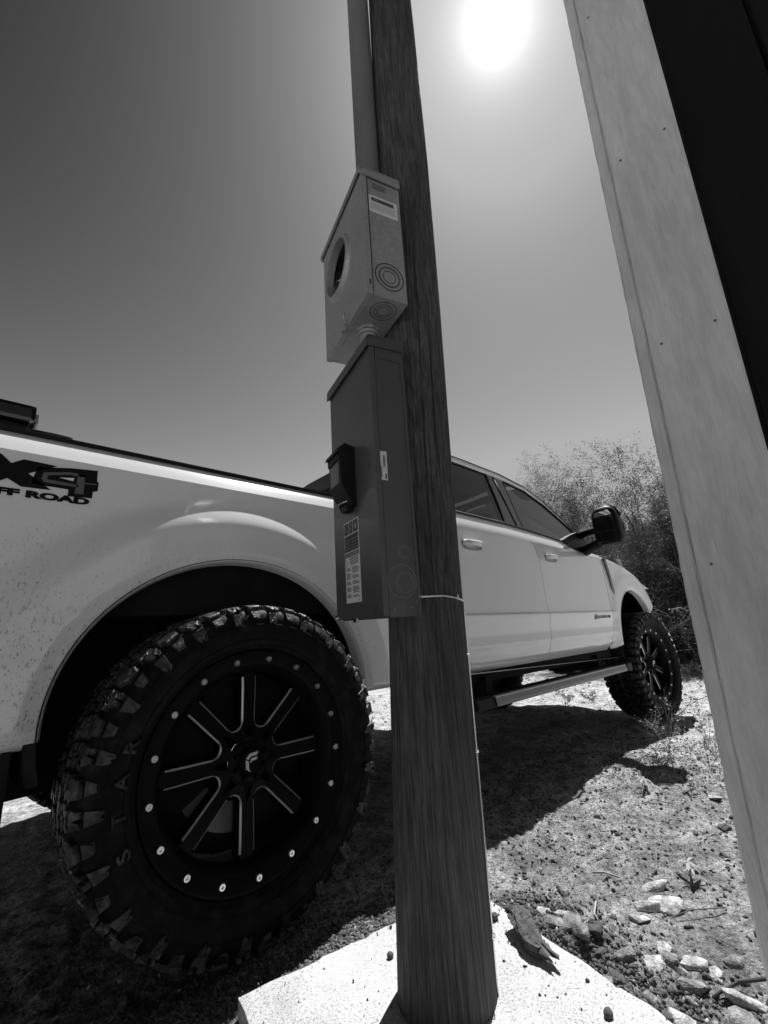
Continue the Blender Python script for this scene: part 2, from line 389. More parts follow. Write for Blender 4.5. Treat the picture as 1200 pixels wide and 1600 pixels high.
# ------------------------------------------------------------------ wooden pole
PZ = [-.3, 0, .89, 1.4, 1.84, 2.42, 3.29, 7.3]
def pc(z): return np.interp(z, PZ, [.139, .145, .194, .176, .153, .126, .105, .04]), np.interp(z, PZ, [-.632, -.638, -.644, -.69, -.741, -.798, -.845, -1.06])
def pr(z): return np.interp(z, PZ, [.114, .1115, .107, .101, .095, .087, .081, .062])
def pole():
    na, nz = 430, 330; zs = np.linspace(-.25, 7.2, nz); th = np.linspace(0, 2 * PI, na, endpoint=False)
    T, Z = np.meshgrid(th, zs)
    r = pr(Z)
    r = r + .0028 * vnoise(T * 9 / 6.2832 * 2, Z * .9, 21) * 1.0 + .0016 * vnoise(T * 7, Z * 1.4, 22) + .0022 * vnoise(T * 30, Z * 2.0, 23) + .0012 * vnoise(T * 60, Z * 3.0, 25)
    for k in range(60):                       # drying cracks
        t0 = rng.uniform(0, 2 * PI); z0 = rng.uniform(-.2, 4.5); ln = rng.uniform(.3, 2.0); w = rng.uniform(.018, .042); dp = rng.uniform(.002, .009)
        wob = .05 * vnoise(Z * 2.5, Z * 0 + k, 24)
        d = np.abs((T - t0 - wob + PI) % (2 * PI) - PI); u = np.clip((Z - z0) / ln, 0, 1)
        r = r - dp * np.clip(1 - d / w, 0, 1) * np.clip(4 * u * (1 - u), 0, 1) ** .5
    X = pc(Z)[0] + r * np.cos(T); Y = pc(Z)[1] + r * np.sin(T)
    idx = np.arange(na * nz).reshape(nz, na)
    F_ = np.stack([idx[:-1], np.roll(idx, -1, 1)[:-1], np.roll(idx, -1, 1)[1:], idx[1:]], -1).reshape(-1, 4)
    V = np.stack([X, Y, Z], -1).reshape(-1, 3)
    o = fast('utility_pole', V, F_, M['pole_wood'], smooth=True)
    c = G(); zt = 7.2; n = 40; c.add([(float(pc(zt)[0]) + .06 * math.cos(2 * PI * i / n), float(pc(zt)[1]) + .06 * math.sin(2 * PI * i / n), zt) for i in range(n)], [tuple(range(n))])
    c.build('pole_top', M['pole_wood'], o)
    return o
tag(pole(), 'round weathered wooden utility pole carrying the two metal boxes', 'pole')
def pole_pt(z, px_ang, off=0.0):
    r = float(pr(z)) + off; return Vector((float(pc(z)[0]) + r * math.cos(px_ang), float(pc(z)[1]) + r * math.sin(px_ang), z))

# ------------------------------------------------------------------ boxes on the pole
BX = Vector((-.29401, -.95485, -.04263)); BY = Vector((.95561, -.29456, .00704)); BZ = Vector((-.01928, -.03866, .99907))
def frame(P):
    return Matrix(((BX.x, BY.x, BZ.x, P[0]), (BX.y, BY.y, BZ.y, P[1]), (BX.z, BY.z, BZ.z, P[2]), (0, 0, 0, 1)))
PE = Vector((-.0549, -.7357, .8923)); PM = Vector((-.0989, -.8082, 1.7534))
def ring(g, c, r, axis, mn=.0011, n=44):
    pts = []
    for k in range(n):
        a = 2 * PI * k / n; ca, sa = r * math.cos(a), r * math.sin(a)
        pts.append((c[0] + 0, c[1] + ca, c[2] + sa) if axis == 'x' else ((c[0] + ca, c[1], c[2] + sa) if axis == 'y' else (c[0] + ca, c[1] + sa, c[2])))
    g.tube(pts, mn, 6, closed=True); return g
def rect(g, x0, x1, z0, z1, y, plane='y', nrm=-1):
    if plane == 'y': V = [(x0, y, z0), (x1, y, z0), (x1, y, z1), (x0, y, z1)]
    else: V = [(y, x0, z0), (y, x1, z0), (y, x1, z1), (y, x0, z1)]
    g.add(V, [(0, 1, 2, 3)])
    return g
# --- lower: tall grey breaker enclosure
E = empty('breaker_enclosure', mtx=frame(PE))
tag(E, 'tall dark grey electrical breaker enclosure below the meter box on the pole', 'electrical box')
W, D, H = .324, .105, .761
G().box((-W + .003, .017, 0), (-.003, D, H - .004), .0015).build('enclosure_body', M['grey_metal'], E)
G().box((-W, 0, .004), (0, .0155, H - .028), .002).build('cover', M['grey_metal'], E)
g = G(); prof = [(-.010, H - .034), (-.008, H - .002), (.0, H + .004), (D, H + .006), (D, H), (.002, H - .003), (-.004, H - .010), (-.006, H - .034)]
g.prism(prof, lambda a, b: (-W - .006, a, b), lambda a, b: (.005, a, b))
g.box((.0015, -.006, H - .030), (.005, D, H + .001), .0008); g.box((-W - .006, -.006, H - .030), (-W - .0025, D, H + .001), .0008)
g.build('rain_cap', M['grey_metal'], E)
G().box((-.0032, .018, H - .062), (-.0005, D - .004, H - .028), .0008).build('side_plate', M['grey_metal'], E)
g = G(); ring(g, (-.0028, .068, .158), .0165, 'x'); ring(g, (-.0028, .068, .158), .011, 'x', .0007); ring(g, (-.0028, .056, .086), .040, 'x', .0013); ring(g, (-.0028, .064, .083), .026, 'x'); ring(g, (-.0028, .064, .083), .021, 'x', .0008)
g.build('knockout_rings', M['grey_line'], E, True)
G().box((-.0035, .096, -.004), (-.0006, D, H - .03), .0005).build('rear_flange', M['grey_metal'], E)
for c in ((-.0018, .093, .035), (-.0018, .075, .022), (-.0018, .030, .018)):
    g = G(); g.tube([(c[0] - .002, c[1], c[2]), (c[0] + .0008, c[1], c[2])], .0028, 10); g.build('rivet', M['grey_line'], E)
for c in ((-.043, -.001, .020), (-.038, -.001, .393)):
    g = G(); g.box((c[0] - .0022, -.0006, c[2] - .008), (c[0] + .0022, .0004, c[2] + .008), .0003); g.build('slot', M['ink'], E)
g = G(); g.tube([(-W + .010, -.010, .012), (-W + .010, .001, .012)], .0055, 10); g.build('cover_screw', M['chrome'], E)
g = G(); g.box((-.190, -.003, -.006), (-.165, .004, .006), .001); g.build('cover_clasp', M['chrome'], E)
# breaker handle hood
hd = G()
hx0, hx1 = -.225, -.132
prof = [(0, .478), (-.030, .486), (-.050, .468), (-.050, .446), (-.046, .442), (-.046, .372), (-.010, .308), (0, .308)]
hd.prism(prof, lambda a, b: (hx0, a, b), lambda a, b: (hx1, a, b))
hd.prism([(-.001, .482), (-.032, .491), (-.055, .472), (-.055, .462), (-.034, .476), (-.001, .470)], lambda a, b: (hx0 - .004, a, b), lambda a, b: (hx1 + .004, a, b))
hood = hd.build('handle_hood', M['black_plastic'], E)
g = G(); rect(g, hx0 + .012, hx1 - .012, .376, .438, -.0468); g.build('hood_label', M['decal_grey'], hood)
g = G()
for k in range(7): rect(g, hx0 + .017, hx1 - .03, .385 + k * .0065, .3872 + k * .0065, -.0474)
g.build('hood_label_text', M['sticker_grey'], hood)
g = G(); g.tube([(-.150, -.012, .330), (-.162, -.030, .324), (-.180, -.036, .322), (-.198, -.030, .322), (-.205, -.014, .326)], .0022, 8); g.build('seal_ring', M['wire'], hood)
G().box((-.196, -.022, .300), (-.156, -.001, .318), .004).build('lock_tab', M['black_plastic'], hood)
# instruction label, leaning nowhere: x -.244..-.118, z .046..-.280
def text_mesh(txt, size, name, m, parent, fn, bold=0.0, sx=1.0):
    c = bpy.data.curves.new(name, 'FONT'); c.body = txt; c.size = size; c.offset = bold; c.align_x = 'LEFT'; c.resolution_u = 4
    o = bpy.data.objects.new(name, c); col.objects.link(o)
    dg = bpy.context.evaluated_depsgraph_get(); me = bpy.data.meshes.new_from_object(o.evaluated_get(dg))
    col.objects.unlink(o); bpy.data.objects.remove(o)
    for v in me.vertices: v.co = Vector(fn(v.co.x * sx, v.co.y))
    me.materials.clear(); me.materials.append(m); return link(bpy.data.objects.new(name, me), parent)
LX0, LX1, LZ0, LZ1 = -.236, -.128, .047, .277
g = G(); g.box((LX0, -.0012, LZ0), (LX1, -.0002, LZ1)); lab = g.build('warning_label', M['sticker'], E)
g = G(); y = -.0016
rect(g, LX0 + .003, LX0 + .037, .240, .2745, y); rect(g, LX0 + .040, LX0 + .068, .240, .2745, y); rect(g, LX0 + .071, LX1 - .003, .240, .2745, y)
rect(g, LX0 + .003, LX1 - .003, .190, .237, y); rect(g, LX0 + .003, LX1 - .003, .175, .187, y)
g.build('label_print', M['ink'], lab)
text_mesh('1', .022, 'label_digit', M['sticker'], lab, lambda a, b: (LX0 + .014 + a, -.002, .249 + b))
text_mesh('8', .022, 'label_digit', M['sticker'], lab, lambda a, b: (LX1 - .024 + a, -.002, .249 + b))
g = G(); cx_, cz_ = LX0 + .054, .259
for s in (.010, .0055):
    for a, b, c_, d_ in ((-s, s, s - .0015, s), (-s, s, -s, -s + .0015), (-s, -s + .0015, -s, s), (s - .0015, s, -s, s)): rect(g, cx_ + a, cx_ + b, cz_ + c_, cz_ + d_, -.002)
for k in range(4):
    rect(g, LX0 + .008, LX0 + .045, .197 + k * .009, .1985 + k * .009, -.002); rect(g, LX0 + .056, LX1 - .008, .196 + k * .009, .1975 + k * .009, -.002)
rect(g, LX0 + .022, LX0 + .06, .178, .184, -.002); rect(g, LX0 + .064, LX1 - .01, .178, .184, -.002)
g.add([(LX0 + .006, -.002, .177), (LX0 + .018, -.002, .177), (LX0 + .012, -.002, .186)], [(0, 1, 2)])
g.build('label_light_print', M['sticker_grey'], lab)['kind'] = 'stuff'
g = G(); random.seed(3)
for k in range(5): rect(g, LX0 + .034 + .001 * k, LX1 - .006 - .006 * random.random(), .170 - k * .0045, .1724 - k * .0045, y)
g.tube([(LX0 + .010, y, .170), (LX0 + .018, y, .158), (LX0 + .012, y, .148)], .001, 4)
for cx0, cw in ((LX0 + .006, .036), (LX0 + .050, .050)):
    z = .143
    while z > .062:
        for q in range(random.choice((3, 4, 5))):
            if z < .06: break
            rect(g, cx0 + .002 * (q > 0), cx0 + cw * (1 if q % 3 else .8), z, z + .0019, y); z -= .0036
        z -= .005
rect(g, LX1 - .022, LX1 - .006, .0515, .053, y)
g.build('label_fine_print', M['ink'], lab)
# barcode sticker on the side
g = G(); sb = G().box((-.0026, .012, .344), (-.0014, .0345, .423)).build('barcode_sticker', M['sticker'], E)
g = G(); z = .412
while z > .378: w_ = random.choice((.0008, .0014, .002)); rect(g, .0225, .0300, z - w_, z, -.0012, 'x'); z -= w_ + random.choice((.0007, .0012))
rect(g, .0275, .0315, .347, .362, -.0012, 'x')
for k in range(3): rect(g, .0135 + k * .0022, .0147 + k * .0022, .352, .382, -.0012, 'x')
rect(g, .0135, .0155, .414, .418, -.0012, 'x')
g.build('sticker_print', M['ink'], sb)

# --- upper: meter box
MB = empty('meter_box', mtx=frame(PM))
tag(MB, 'pale galvanised meter box with a round empty meter socket, upper box on the pole', 'meter box')
W, D, H = .35, .126, .434
g = G()
g.box((-W + .004, .018, .001), (-W + .007, D, H - .004)); g.box((-.007, .018, .001), (-.004, D, H - .004)); g.box((-W + .007, .018, .001), (-.007, D, .004)); g.box((-W + .007, .018, H - .008), (-.007, D, H - .004)); g.box((-W + .007, D - .003, .004), (-.007, D, H - .008))
g.build('meter_body', M['steel'], MB)
# front cover with round hole
def front_cover():
    g = G(); cx_, cz_, r = -.203, .252, .088; n = 64; o_ = []; i_ = []
    for k in range(n):
        a = 2 * PI * k / n; ca, sa = math.cos(a), math.sin(a); i_.append((cx_ + r * ca, cz_ + r * sa))
        ts = []
        for lim, c, d in ((-W, cx_, ca), (0, cx_, ca), (0, cz_, sa), (H - .01, cz_, sa)):
            if abs(d) > 1e-6:
                t = (lim - c) / d
                if t > 0: ts.append(t)
        t = min(ts); o_.append((cx_ + t * ca, cz_ + t * sa))
    for cx2, cz2 in ((-W, 0), (0, 0), (0, H - .01), (-W, H - .01)):
        j = min(range(n), key=lambda q: math.hypot(o_[q][0] - cx2, o_[q][1] - cz2)); o_[j] = (cx2, cz2)
    r2 = [(cx_ + .103 * math.cos(2 * PI * k / n), cz_ + .103 * math.sin(2 * PI * k / n)) for k in range(n)]
    r3 = [(cx_ + .096 * math.cos(2 * PI * k / n), cz_ + .096 * math.sin(2 * PI * k / n)) for k in range(n)]
    rows = [[(x, .017, z) for x, z in o_], [(x, .0, z) for x, z in o_], [(x, 0, z) for x, z in r2], [(x, -.012, z) for x, z in r3], [(x, -.013, z) for x, z in i_], [(x, .012, z) for x, z in i_]]
    rows = [q + [q[0]] for q in rows]; g.grid(rows); return g
front_cover().build('front_cover', M['steel'], MB, True, 25)
g = G(); n = 48
for r_, y0, y1 in ((.088, .012, .0172),):
    g.add([(-.203, .085, .252)] + [(-.203 + .115 * math.cos(2 * PI * k / n), .085, .252 + .115 * math.sin(2 * PI * k / n)) for k in range(n)], [(0, 1 + k, 1 + (k + 1) % n) for k in range(n)])
sock = g.build('socket', M['gloss_black'], MB)
for x, z in ((-.235, .285), (-.171, .285), (-.235, .215), (-.171, .215)):
    g = G(); g.box((x - .006, .045, z - .022), (x - .002, .084, z + .022), .001); g.box((x + .002, .045, z - .022), (x + .006, .084, z + .022), .001); g.build('meter_jaw', M['decal_grey'], sock)
g = G(); g.tube([(-.262, .050, .180), (-.262, .012, .190), (-.262, .006, .225), (-.256, .010, .250), (-.245, .022, .253)], .0016, 6); g.build('socket_wire', M['wire'], sock)
g = G(); g.prism([(-.010, H - .016), (-.009, H + .001), (0, H + .004), (D, H + .006), (D, H), (0, H - .003), (-.006, H - .016)], lambda a, b: (-W - .006, a, b), lambda a, b: (.006, a, b))
g.box((.0005, -.008, H - .022), (.006, D, H + .003), .001); g.box((-W - .006, -.008, H - .022), (-W - .0005, D, H + .003), .001); g.build('rain_cap', M['steel'], MB)
g = G(); g.box((-.0015, .016, .006), (.0015, .0185, H - .02), .0005); g.build('side_seam', M['dark_line'], MB)
g = G(); g.box((-.001, .0075, .030), (.0008, .0115, .046), .0004); g.build('slot', M['ink'], MB)
g = G()
for r_, t_ in ((.045, .0012), (.0435, .0008), (.033, .0011), (.030, .0008), (.020, .0011)): ring(g, (-.0038, .073, .076), r_, 'x', t_)
for r_, t_ in ((.038, .001), (.027, .001), (.018, .0009)): ring(g, (-.055, .072, .0008), r_, 'z', t_)
g.build('knockout_rings', M['dark_line'], MB, True)
lb = G().box((-.0036, .022, .291), (-.0028, .116, .352)).build('rating_label', M['sticker'], MB)
g = G(); rect(g, .030, .104, .331, .345, -.0024, 'x'); g.build('label_band', M['decal_grey'], lb)
g = G()
for k in range(6): rect(g, .028, .110 - .004 * random.random(), .302 + k * .0042, .3032 + k * .0042, -.0024, 'x')
g.add([(-.002, .036, .345), (-.002, .044, .341), (-.002, .052, .334), (-.002, .040, .338)], [(0, 1, 2, 3)]); g.build('label_print', M['sticker_grey'], lb)
g = G()
for k in range(4): rect(g, .036, .08, .380 + k * .006, .3835 + k * .006, -.0036, 'x')
g.build('stamped_print', M['decal_grey'], MB)
g = G(); g.box((-.182, -.010, .004), (-.150, .001, .020), .002); g.box((-.176, -.014, -.012), (-.156, -.003, .008), .002)
g.tube([(-.150, -.012, .015), (-.142, -.016, .028), (-.146, -.010, .038)], .0022, 6); g.build('hasp', M['steel'], MB)
# nipple between the boxes
g = G(); nx_, ny_ = -.150, .066
for r_, z0, z1, nn in ((.027, -.118, .0, 24), (.036, -.010, .0, 8), (.034, -.024, -.014, 24), (.036, -.100, -.088, 8)):
    g.tube([(nx_, ny_, z0), (nx_, ny_, z1)], r_, nn)
g.build('pipe_nipple', M['steel'], MB, True, 40)
# conduit riser
g = G(); a = PM + BX * -.138 + BY * .094 + BZ * (.434)
g.tube([a, a + Vector((-.019, -.042, 1)) * 1.0, a + Vector((-.035, -.08, 2.2)), a + Vector((-.06, -.14, 3.9))], .040, 28)
cr = g.build('conduit_riser', M['pvc'], smooth=True, sharp=40)
g = G(); g.tube([a - BZ * .004, a + BZ * .028], .045, 28); g.build('conduit_hub', M['pvc'], cr, True, 40)
g = G(); g.tube([a + Vector((-.06, -.14, 3.9)), a + Vector((-.06, -.14, 3.98)), a + Vector((-.10, -.18, 4.02))], [.036, .045, .03], 20); g.build('weather_head', M['steel'], cr, True, 40)
tag(cr, 'grey metal conduit rising from the meter box beside the pole', 'conduit')

# ground wire along the pole
WA = -.93
p0 = PE + BX * -.002 + BY * .100 + BZ * .047
pts = [p0]
for k in range(9):
    t = (k + 1) / 9; an = -2.05 + (WA + 2.05) * t; z = .945 - .002 * k; pts.append(pole_pt(z, an, .004))
for z in (.93, .90, .84, .7, .55, .4, .25, .1, .06): pts.append(pole_pt(z, WA + (.04 if z < .9 else 0) + .03 * math.sin(z * 9), .0035))
gw = G().tube(pts, .0024, 8).build('ground_wire', M['wire'], smooth=True)
tag(gw, 'bare copper ground wire stapled down the right side of the pole', 'wire')
for z in (.94, .79, .55, .17):
    q = pole_pt(z, WA if z < .9 else -1.5, .004); g = G(); t = Vector((-math.sin(WA), math.cos(WA), 0)) if z < .9 else Vector((0, 0, 1))
    nrm = (q - Vector((float(pc(z)[0]), float(pc(z)[1]), z))).normalized()
    g.tube([q - t * .007 - nrm * .008, q - t * .007 + nrm * .004, q + t * .007 + nrm * .004, q + t * .007 - nrm * .008], .0016, 6); g.build('staple', M['wire'], gw)

# ------------------------------------------------------------------ shed corner at the right
SH = empty('shed', (.41, -1.3, 0)); tag(SH, 'white painted corner board of a shed with its shade painted dark at the right edge', 'shed')
A = lambda z: Vector((.391 + .0089 * (z - .43), -1.222 - .0465 * (z - .43), z))
Bp = lambda z: A(z) + Vector((.012, -.196, 0))
def board(name, f0, f1, dep, z0, z1, m, jit=.0):
    g = G(); rows = []; nz = 160
    for i in range(nz):
        z = z0 + (z1 - z0) * i / (nz - 1); a = f0(z); b = f1(z); n = Vector((dep, .02, 0))
        j = jit * (random.random() - .5); d = (b - a).normalized(); c = .004
        rows.append([a + n, a + Vector((c, 0, 0)) - d * j, a + d * (c + j), b - d * c, b + Vector((c, 0, 0)), b + n, a + n])
    g.grid(rows, True); n6 = 7; g.add([rows[-1][k] for k in range(6)], [(0, 1, 2, 3, 4, 5)])
    g.add([rows[0][k] for k in range(6)], [(5, 4, 3, 2, 1, 0)])
    g.v = [(p[0] - .41, p[1] + 1.3, p[2]) for p in g.v]
    return g.build(name, m, SH)
L0 = lambda t: (lambda z: A(z) + (Bp(z) - A(z)) * t)
board('corner_board', lambda z: A(z), L0(.148), .13, -.1, 4.2, M['white_board'], .0018)
board('wide_board', lambda z: A(z) + (Bp(z) - A(z)) * .155 + Vector((-.006, 0, 0)), lambda z: Bp(z) + Vector((-.006, 0, 0)), .10, -.1, 4.2, M['white_board'], .0015)
for z in (.35, .95, 1.5, 2.1, 2.7):
    for t_ in (.30, .86):
        q = L0(t_)(z) + Vector((-.0075, 0, 0)); g = G(); g.tube([(q.x - .41, q.y + 1.3, q.z), (q.x - .41 + .004, q.y + 1.3, q.z)], .0032, 10); g.build('nail_head', M['decal_grey'], SH)
for k in range(9):
    y0 = lambda z, k=k: L0(1)(z) + Vector((.075 + .006 * k, -.002 - .19 * k, 0)); y1 = lambda z, k=k: L0(1)(z) + Vector((.075 + .006 * k, -.184 - .19 * k, 0))
    board('siding_plank', y0, y1, .03, -.05, 4.2, M['shaded_siding'])
g = G(); g.box((.13, -2.0, -.05), (2.0, -.22, 4.15)); g.build('shed_wall', M['shaded_siding'], SH)

# ------------------------------------------------------------------ the truck
T = empty('pickup_truck', (0, 0, 0)); tag(T, 'white lifted crew cab pickup truck with big mud tyres and black wheels', 'truck')
FL_ = 0
BED = [(.60, .12), (.64, .09), (.68, .072), (.72, .066), (.94, .072), (.955, .074), (1.2, .082), (1.40, .082), (1.46, .082)]
DOOR = [(.62, .125), (.65, .095), (.675, .075), (.70, .062), (.745, .052), (.765, .043), (.80, .046), (.88, .046), (.925, .037), (.945, .033), (.957, .043), (.975, .044), (1.1, .042), (1.3, .042), (1.44, .047), (1.495, .052), (1.53, .066), (1.60, .105)]
ARCH = {'r': (-.028, .671, .573, .507), 'f': (4.06, .665, .50, .492)}
def flare(x, z, base, a):
    cx_, cz_, ea, eb = ARCH[a]; e = math.sqrt(((x - cx_) / ea) ** 2 + ((z - cz_) / eb) ** 2); d = (e - 1) * .52
    top = .5 + .5 * sm(0, .3, z - .85)
    w = 1 - sm(.12, .25, d)
    if a == 'f': w *= sm(3.455, 3.58, x)
    edge = .042 if a == 'r' else .022
    y = base + (edge - base) * w + .009 * (1 - sm(.016, .024, d))
    return y
def yb(x, z): return flare(x, z, interp(z, BED), 'r')
def yf(x, z):
    b = interp(z, DOOR); b += .30 * max(0, x - 4.30) ** 1.5
    return flare(x, z, b, 'f')
def yd(x, z): return interp(z, DOOR)
MIR = 2.03
def dbl(builder, name, m, smooth=True, sharp=None, parent=None):
    """near side, then the same panel mirrored to the far side"""
    res = []
    for side in (0, 1):
        g = builder()
        if side: g.v = [(x, MIR - y, z) for x, y, z in g.v]; g.f = [f[::-1] for f in g.f]
        res.append(g.build(name, m, parent or T, smooth, sharp))
    return res
def arch_patch(a, poly, th0, th1, yfun, nt=110, nr=44, lip=True):
    cx_, cz_, ea, eb = ARCH[a]; g = G()
    ths = list(np.linspace(th0, th1, nt))
    for px_, pz_ in poly:
        t = math.atan2((pz_ - cz_), (px_ - cx_))
        if th0 < t < th1: ths.append(t)
    ths = sorted(set(round(t, 5) for t in ths)); rows = []
    for t in ths:
        dx, dz = math.cos(t), math.sin(t); best = 9
        for i in range(len(poly) - 1):
            (x1, z1), (x2, z2) = poly[i], poly[i + 1]; ex, ez = x2 - x1, z2 - z1; den = dx * ez - dz * ex
            if abs(den) < 1e-9: continue
            s = ((x1 - cx_) * ez - (z1 - cz_) * ex) / den; q = ((x1 - cx_) * dz - (z1 - cz_) * dx) / den
            if s > 0 and -1e-4 <= q <= 1.0001: best = min(best, s)
        ri = 1 / math.sqrt((dx / ea) ** 2 + (dz / eb) ** 2); best = max(best, ri + .02)
        row = []
        if lip:
            for q, yo in ((.965, .055), (.975, .022), (.985, .006)):
                x, z = cx_ + dx * ri * q, cz_ + dz * ri * q; row.append((x, yfun(cx_ + dx * ri, cz_ + dz * ri) + yo, z))
        for k in range(nr + 1):
            s = ri + (best - ri) * (k / nr) ** 1.0; x, z = cx_ + dx * s, cz_ + dz * s; row.append((x, yfun(x, z), z))
        rows.append(row)
    g.grid(rows); return g, rows
def bed_side():
    xa, xb, zb, zt = -1.32, 1.065, .655, 1.46
    g, rows = arch_patch('r', [(xb, .64), (xb, zt), (xa, zt), (xa, .64)], -.035, PI + .035, yb)
    # rolled lower edge and the bright shoulder above the crease
    xs = np.linspace(xa, xb, 70)
    g.grid([[(x, yb(x, 1.46) + dy, z) for x in xs] for dy, z in ((0, 1.46), (.014, 1.487), (.029, 1.512), (.045, 1.534), (.058, 1.541))])
    for x0, x1 in ((xa, -.62), (.525, xb)):
        xs2 = np.linspace(x0, x1, 16)
        g.grid([[(x, .24, .63) for x in xs2], [(x, .11, .628) for x in xs2], [(x, .075, .638) for x in xs2], [(x, yb(x, .66) + .004, .656) for x in xs2], [(x, yb(x, .70), .69) for x in xs2]])
    g.grid([[(xb, .041 if False else yb(xb, z), z) for z in np.linspace(.66, 1.46, 20)], [(xb + .001, .16, z) for z in np.linspace(.66, 1.46, 20)]])
    return g
beds = dbl(bed_side, 'bed_side', M['paint'])
def rail():
    g = G()
    g.box((-1.32, .118, 1.536), (1.065, .23, 1.548), .003); return g
dbl(rail, 'bed_rail_cap', M['black_plastic'], False)
G().box((-1.34, .14, .72), (-1.29, 1.89, 1.53), .02).build('tailgate', M['paint'], T)
g = G(); g.box((-1.50, .12, .68), (-1.36, 1.91, .86), .02); g.build('rear_bumper', M['chrome'], T)
g = G(); g.box((-1.29, .15, .98), (1.05, 1.88, 1.02)); g.box((-1.29, .15, 1.02), (1.05, .19, 1.53)); g.box((-1.29, 1.84, 1.02), (1.05, 1.88, 1.53)); g.box((1.01, .19, 1.02), (1.05, 1.84, 1.53)); g.build('bed_floor', M['under'], T)
def liner(key):
    def f():
        g = G(); cx_, cz_, ea, eb = ARCH[key]; rows = []
        for t in np.linspace(-.25, PI + .25, 40):
            c, s = math.cos(t), math.sin(t); rows.append([(cx_ + c * ea * q, y, cz_ + s * eb * q) for y, q in ((.05, .99), (.07, 1.03), (.30, 1.06), (.46, 1.04), (.50, .7), (.50, .0))])
        g.grid(rows); return g
    return f
for key in ARCH: dbl(liner(key), 'wheel_arch_liner', M['under'])
# doors: gaps follow curved shut lines
def gapB(z): return interp(z, [(.62, 2.235), (.68, 2.245), (.80, 2.275), (.91, 2.290), (1.03, 2.281), (1.2, 2.285), (1.38, 2.275), (1.46, 2.240), (1.535, 2.185), (1.60, 2.16)])
def gapF(z): return interp(z, [(.62, 3.375), (.69, 3.385), (.76, 3.42), (.827, 3.452), (.90, 3.462), (.97, 3.470), (1.2, 3.468), (1.42, 3.462), (1.50, 3.44)])
def belt(x): return interp(x, [(1.0, 1.590), (1.4, 1.588), (2.0, 1.582), (2.2, 1.572), (2.6, 1.552), (2.85, 1.532), (3.05, 1.500), (3.3, 1.476), (3.46, 1.470)])
ZR = [0, .02, .045, .07, .09, .12, .15, .2, .25, .29, .32, .335, .36, .42, .5, .58, .66, .72, .78, .82, .855, .89, .925, .96, 1.0]
def door_panel(xl, xr, nu=40):
    def f():
        g = G(); rows = []
        for q in ZR:
            row = []
            for i in range(nu + 1):
                u = i / nu; z = .622 + q * (1.5 - .622); x = xl(z) + (xr(z) - xl(z)) * u; zt = belt(x); z = .632 + (zt - .632) * q
                x = xl(z) + (xr(z) - xl(z)) * u; row.append((x, yd(x, z), z))
            rows.append(row)
        g.grid(rows)
        for i in (0, nu): g.grid([[r_[i] for r_ in rows], [(r_[i][0], r_[i][1] + .035, r_[i][2]) for r_ in rows]], i == 0)
        return g
    return f
# the z rows must hit the body creases: use absolute heights instead
def door_panel(xl, xr, nu=40):
    zs0 = [.628, .64, .655, .675, .70, .725, .745, .758, .765, .775, .80, .85, .90, .925, .935, .945, .951, .957, .963, .98, 1.05, 1.15, 1.25, 1.35, 1.42, 1.455]
    def f():
        g = G(); rows = []
        for z in zs0: rows.append([(xl(z) + (xr(z) - xl(z)) * i / nu, yd(0, z), z) for i in range(nu + 1)])
        for q in (.25, .45, .6, .75, .9, 1.0):
            row = []
            for i in range(nu + 1):
                u = i / nu; x = xl(1.5) + (xr(1.5) - xl(1.5)) * u; zt = belt(x); z = 1.455 + (zt - 1.455) * q
                x = xl(z) + (xr(z) - xl(z)) * u
                sh = 1.495 - (1.588 - zt) * .75; b = .046 + (.006 * sm(1.455, sh, z)) + max(0, z - sh) * .50
                row.append((x, b, z))
            rows.append(row)
        g.grid(rows)
        for i in (0, nu): g.grid([[r_[i] for r_ in rows], [(r_[i][0], r_[i][1] + .035, r_[i][2]) for r_ in rows]], i == 0)
        return g
    return f
gp = .0045
corner = dbl(door_panel(lambda z: 1.10, lambda z: 1.24 - gp, 10), 'cab_corner', M['paint'])
rdoor = dbl(door_panel(lambda z: 1.24, lambda z: gapB(z) - gp), 'rear_door', M['paint'])
fdoor = dbl(door_panel(lambda z: gapB(z) + .001, lambda z: gapF(z) - gp), 'front_door', M['paint'])
for y0 in (.088, MIR - .11): G().box((1.11, y0, .66), (3.44, y0 + .022, 1.46)).build('door_shut', M['under'], T)
G().box((1.10, .13, .62), (3.5, 1.90, .72)).build('cab_floor', M['under'], T)
G().box((1.10, .13, .722), (1.16, 1.90, 1.58)).build('cab_rear_wall', M['paint'], T)
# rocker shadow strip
for y0 in (.14, 1.73): G().box((1.10, y0, .56), (3.5, y0 + .16, .618), .01).build('rocker', M['under'], T)
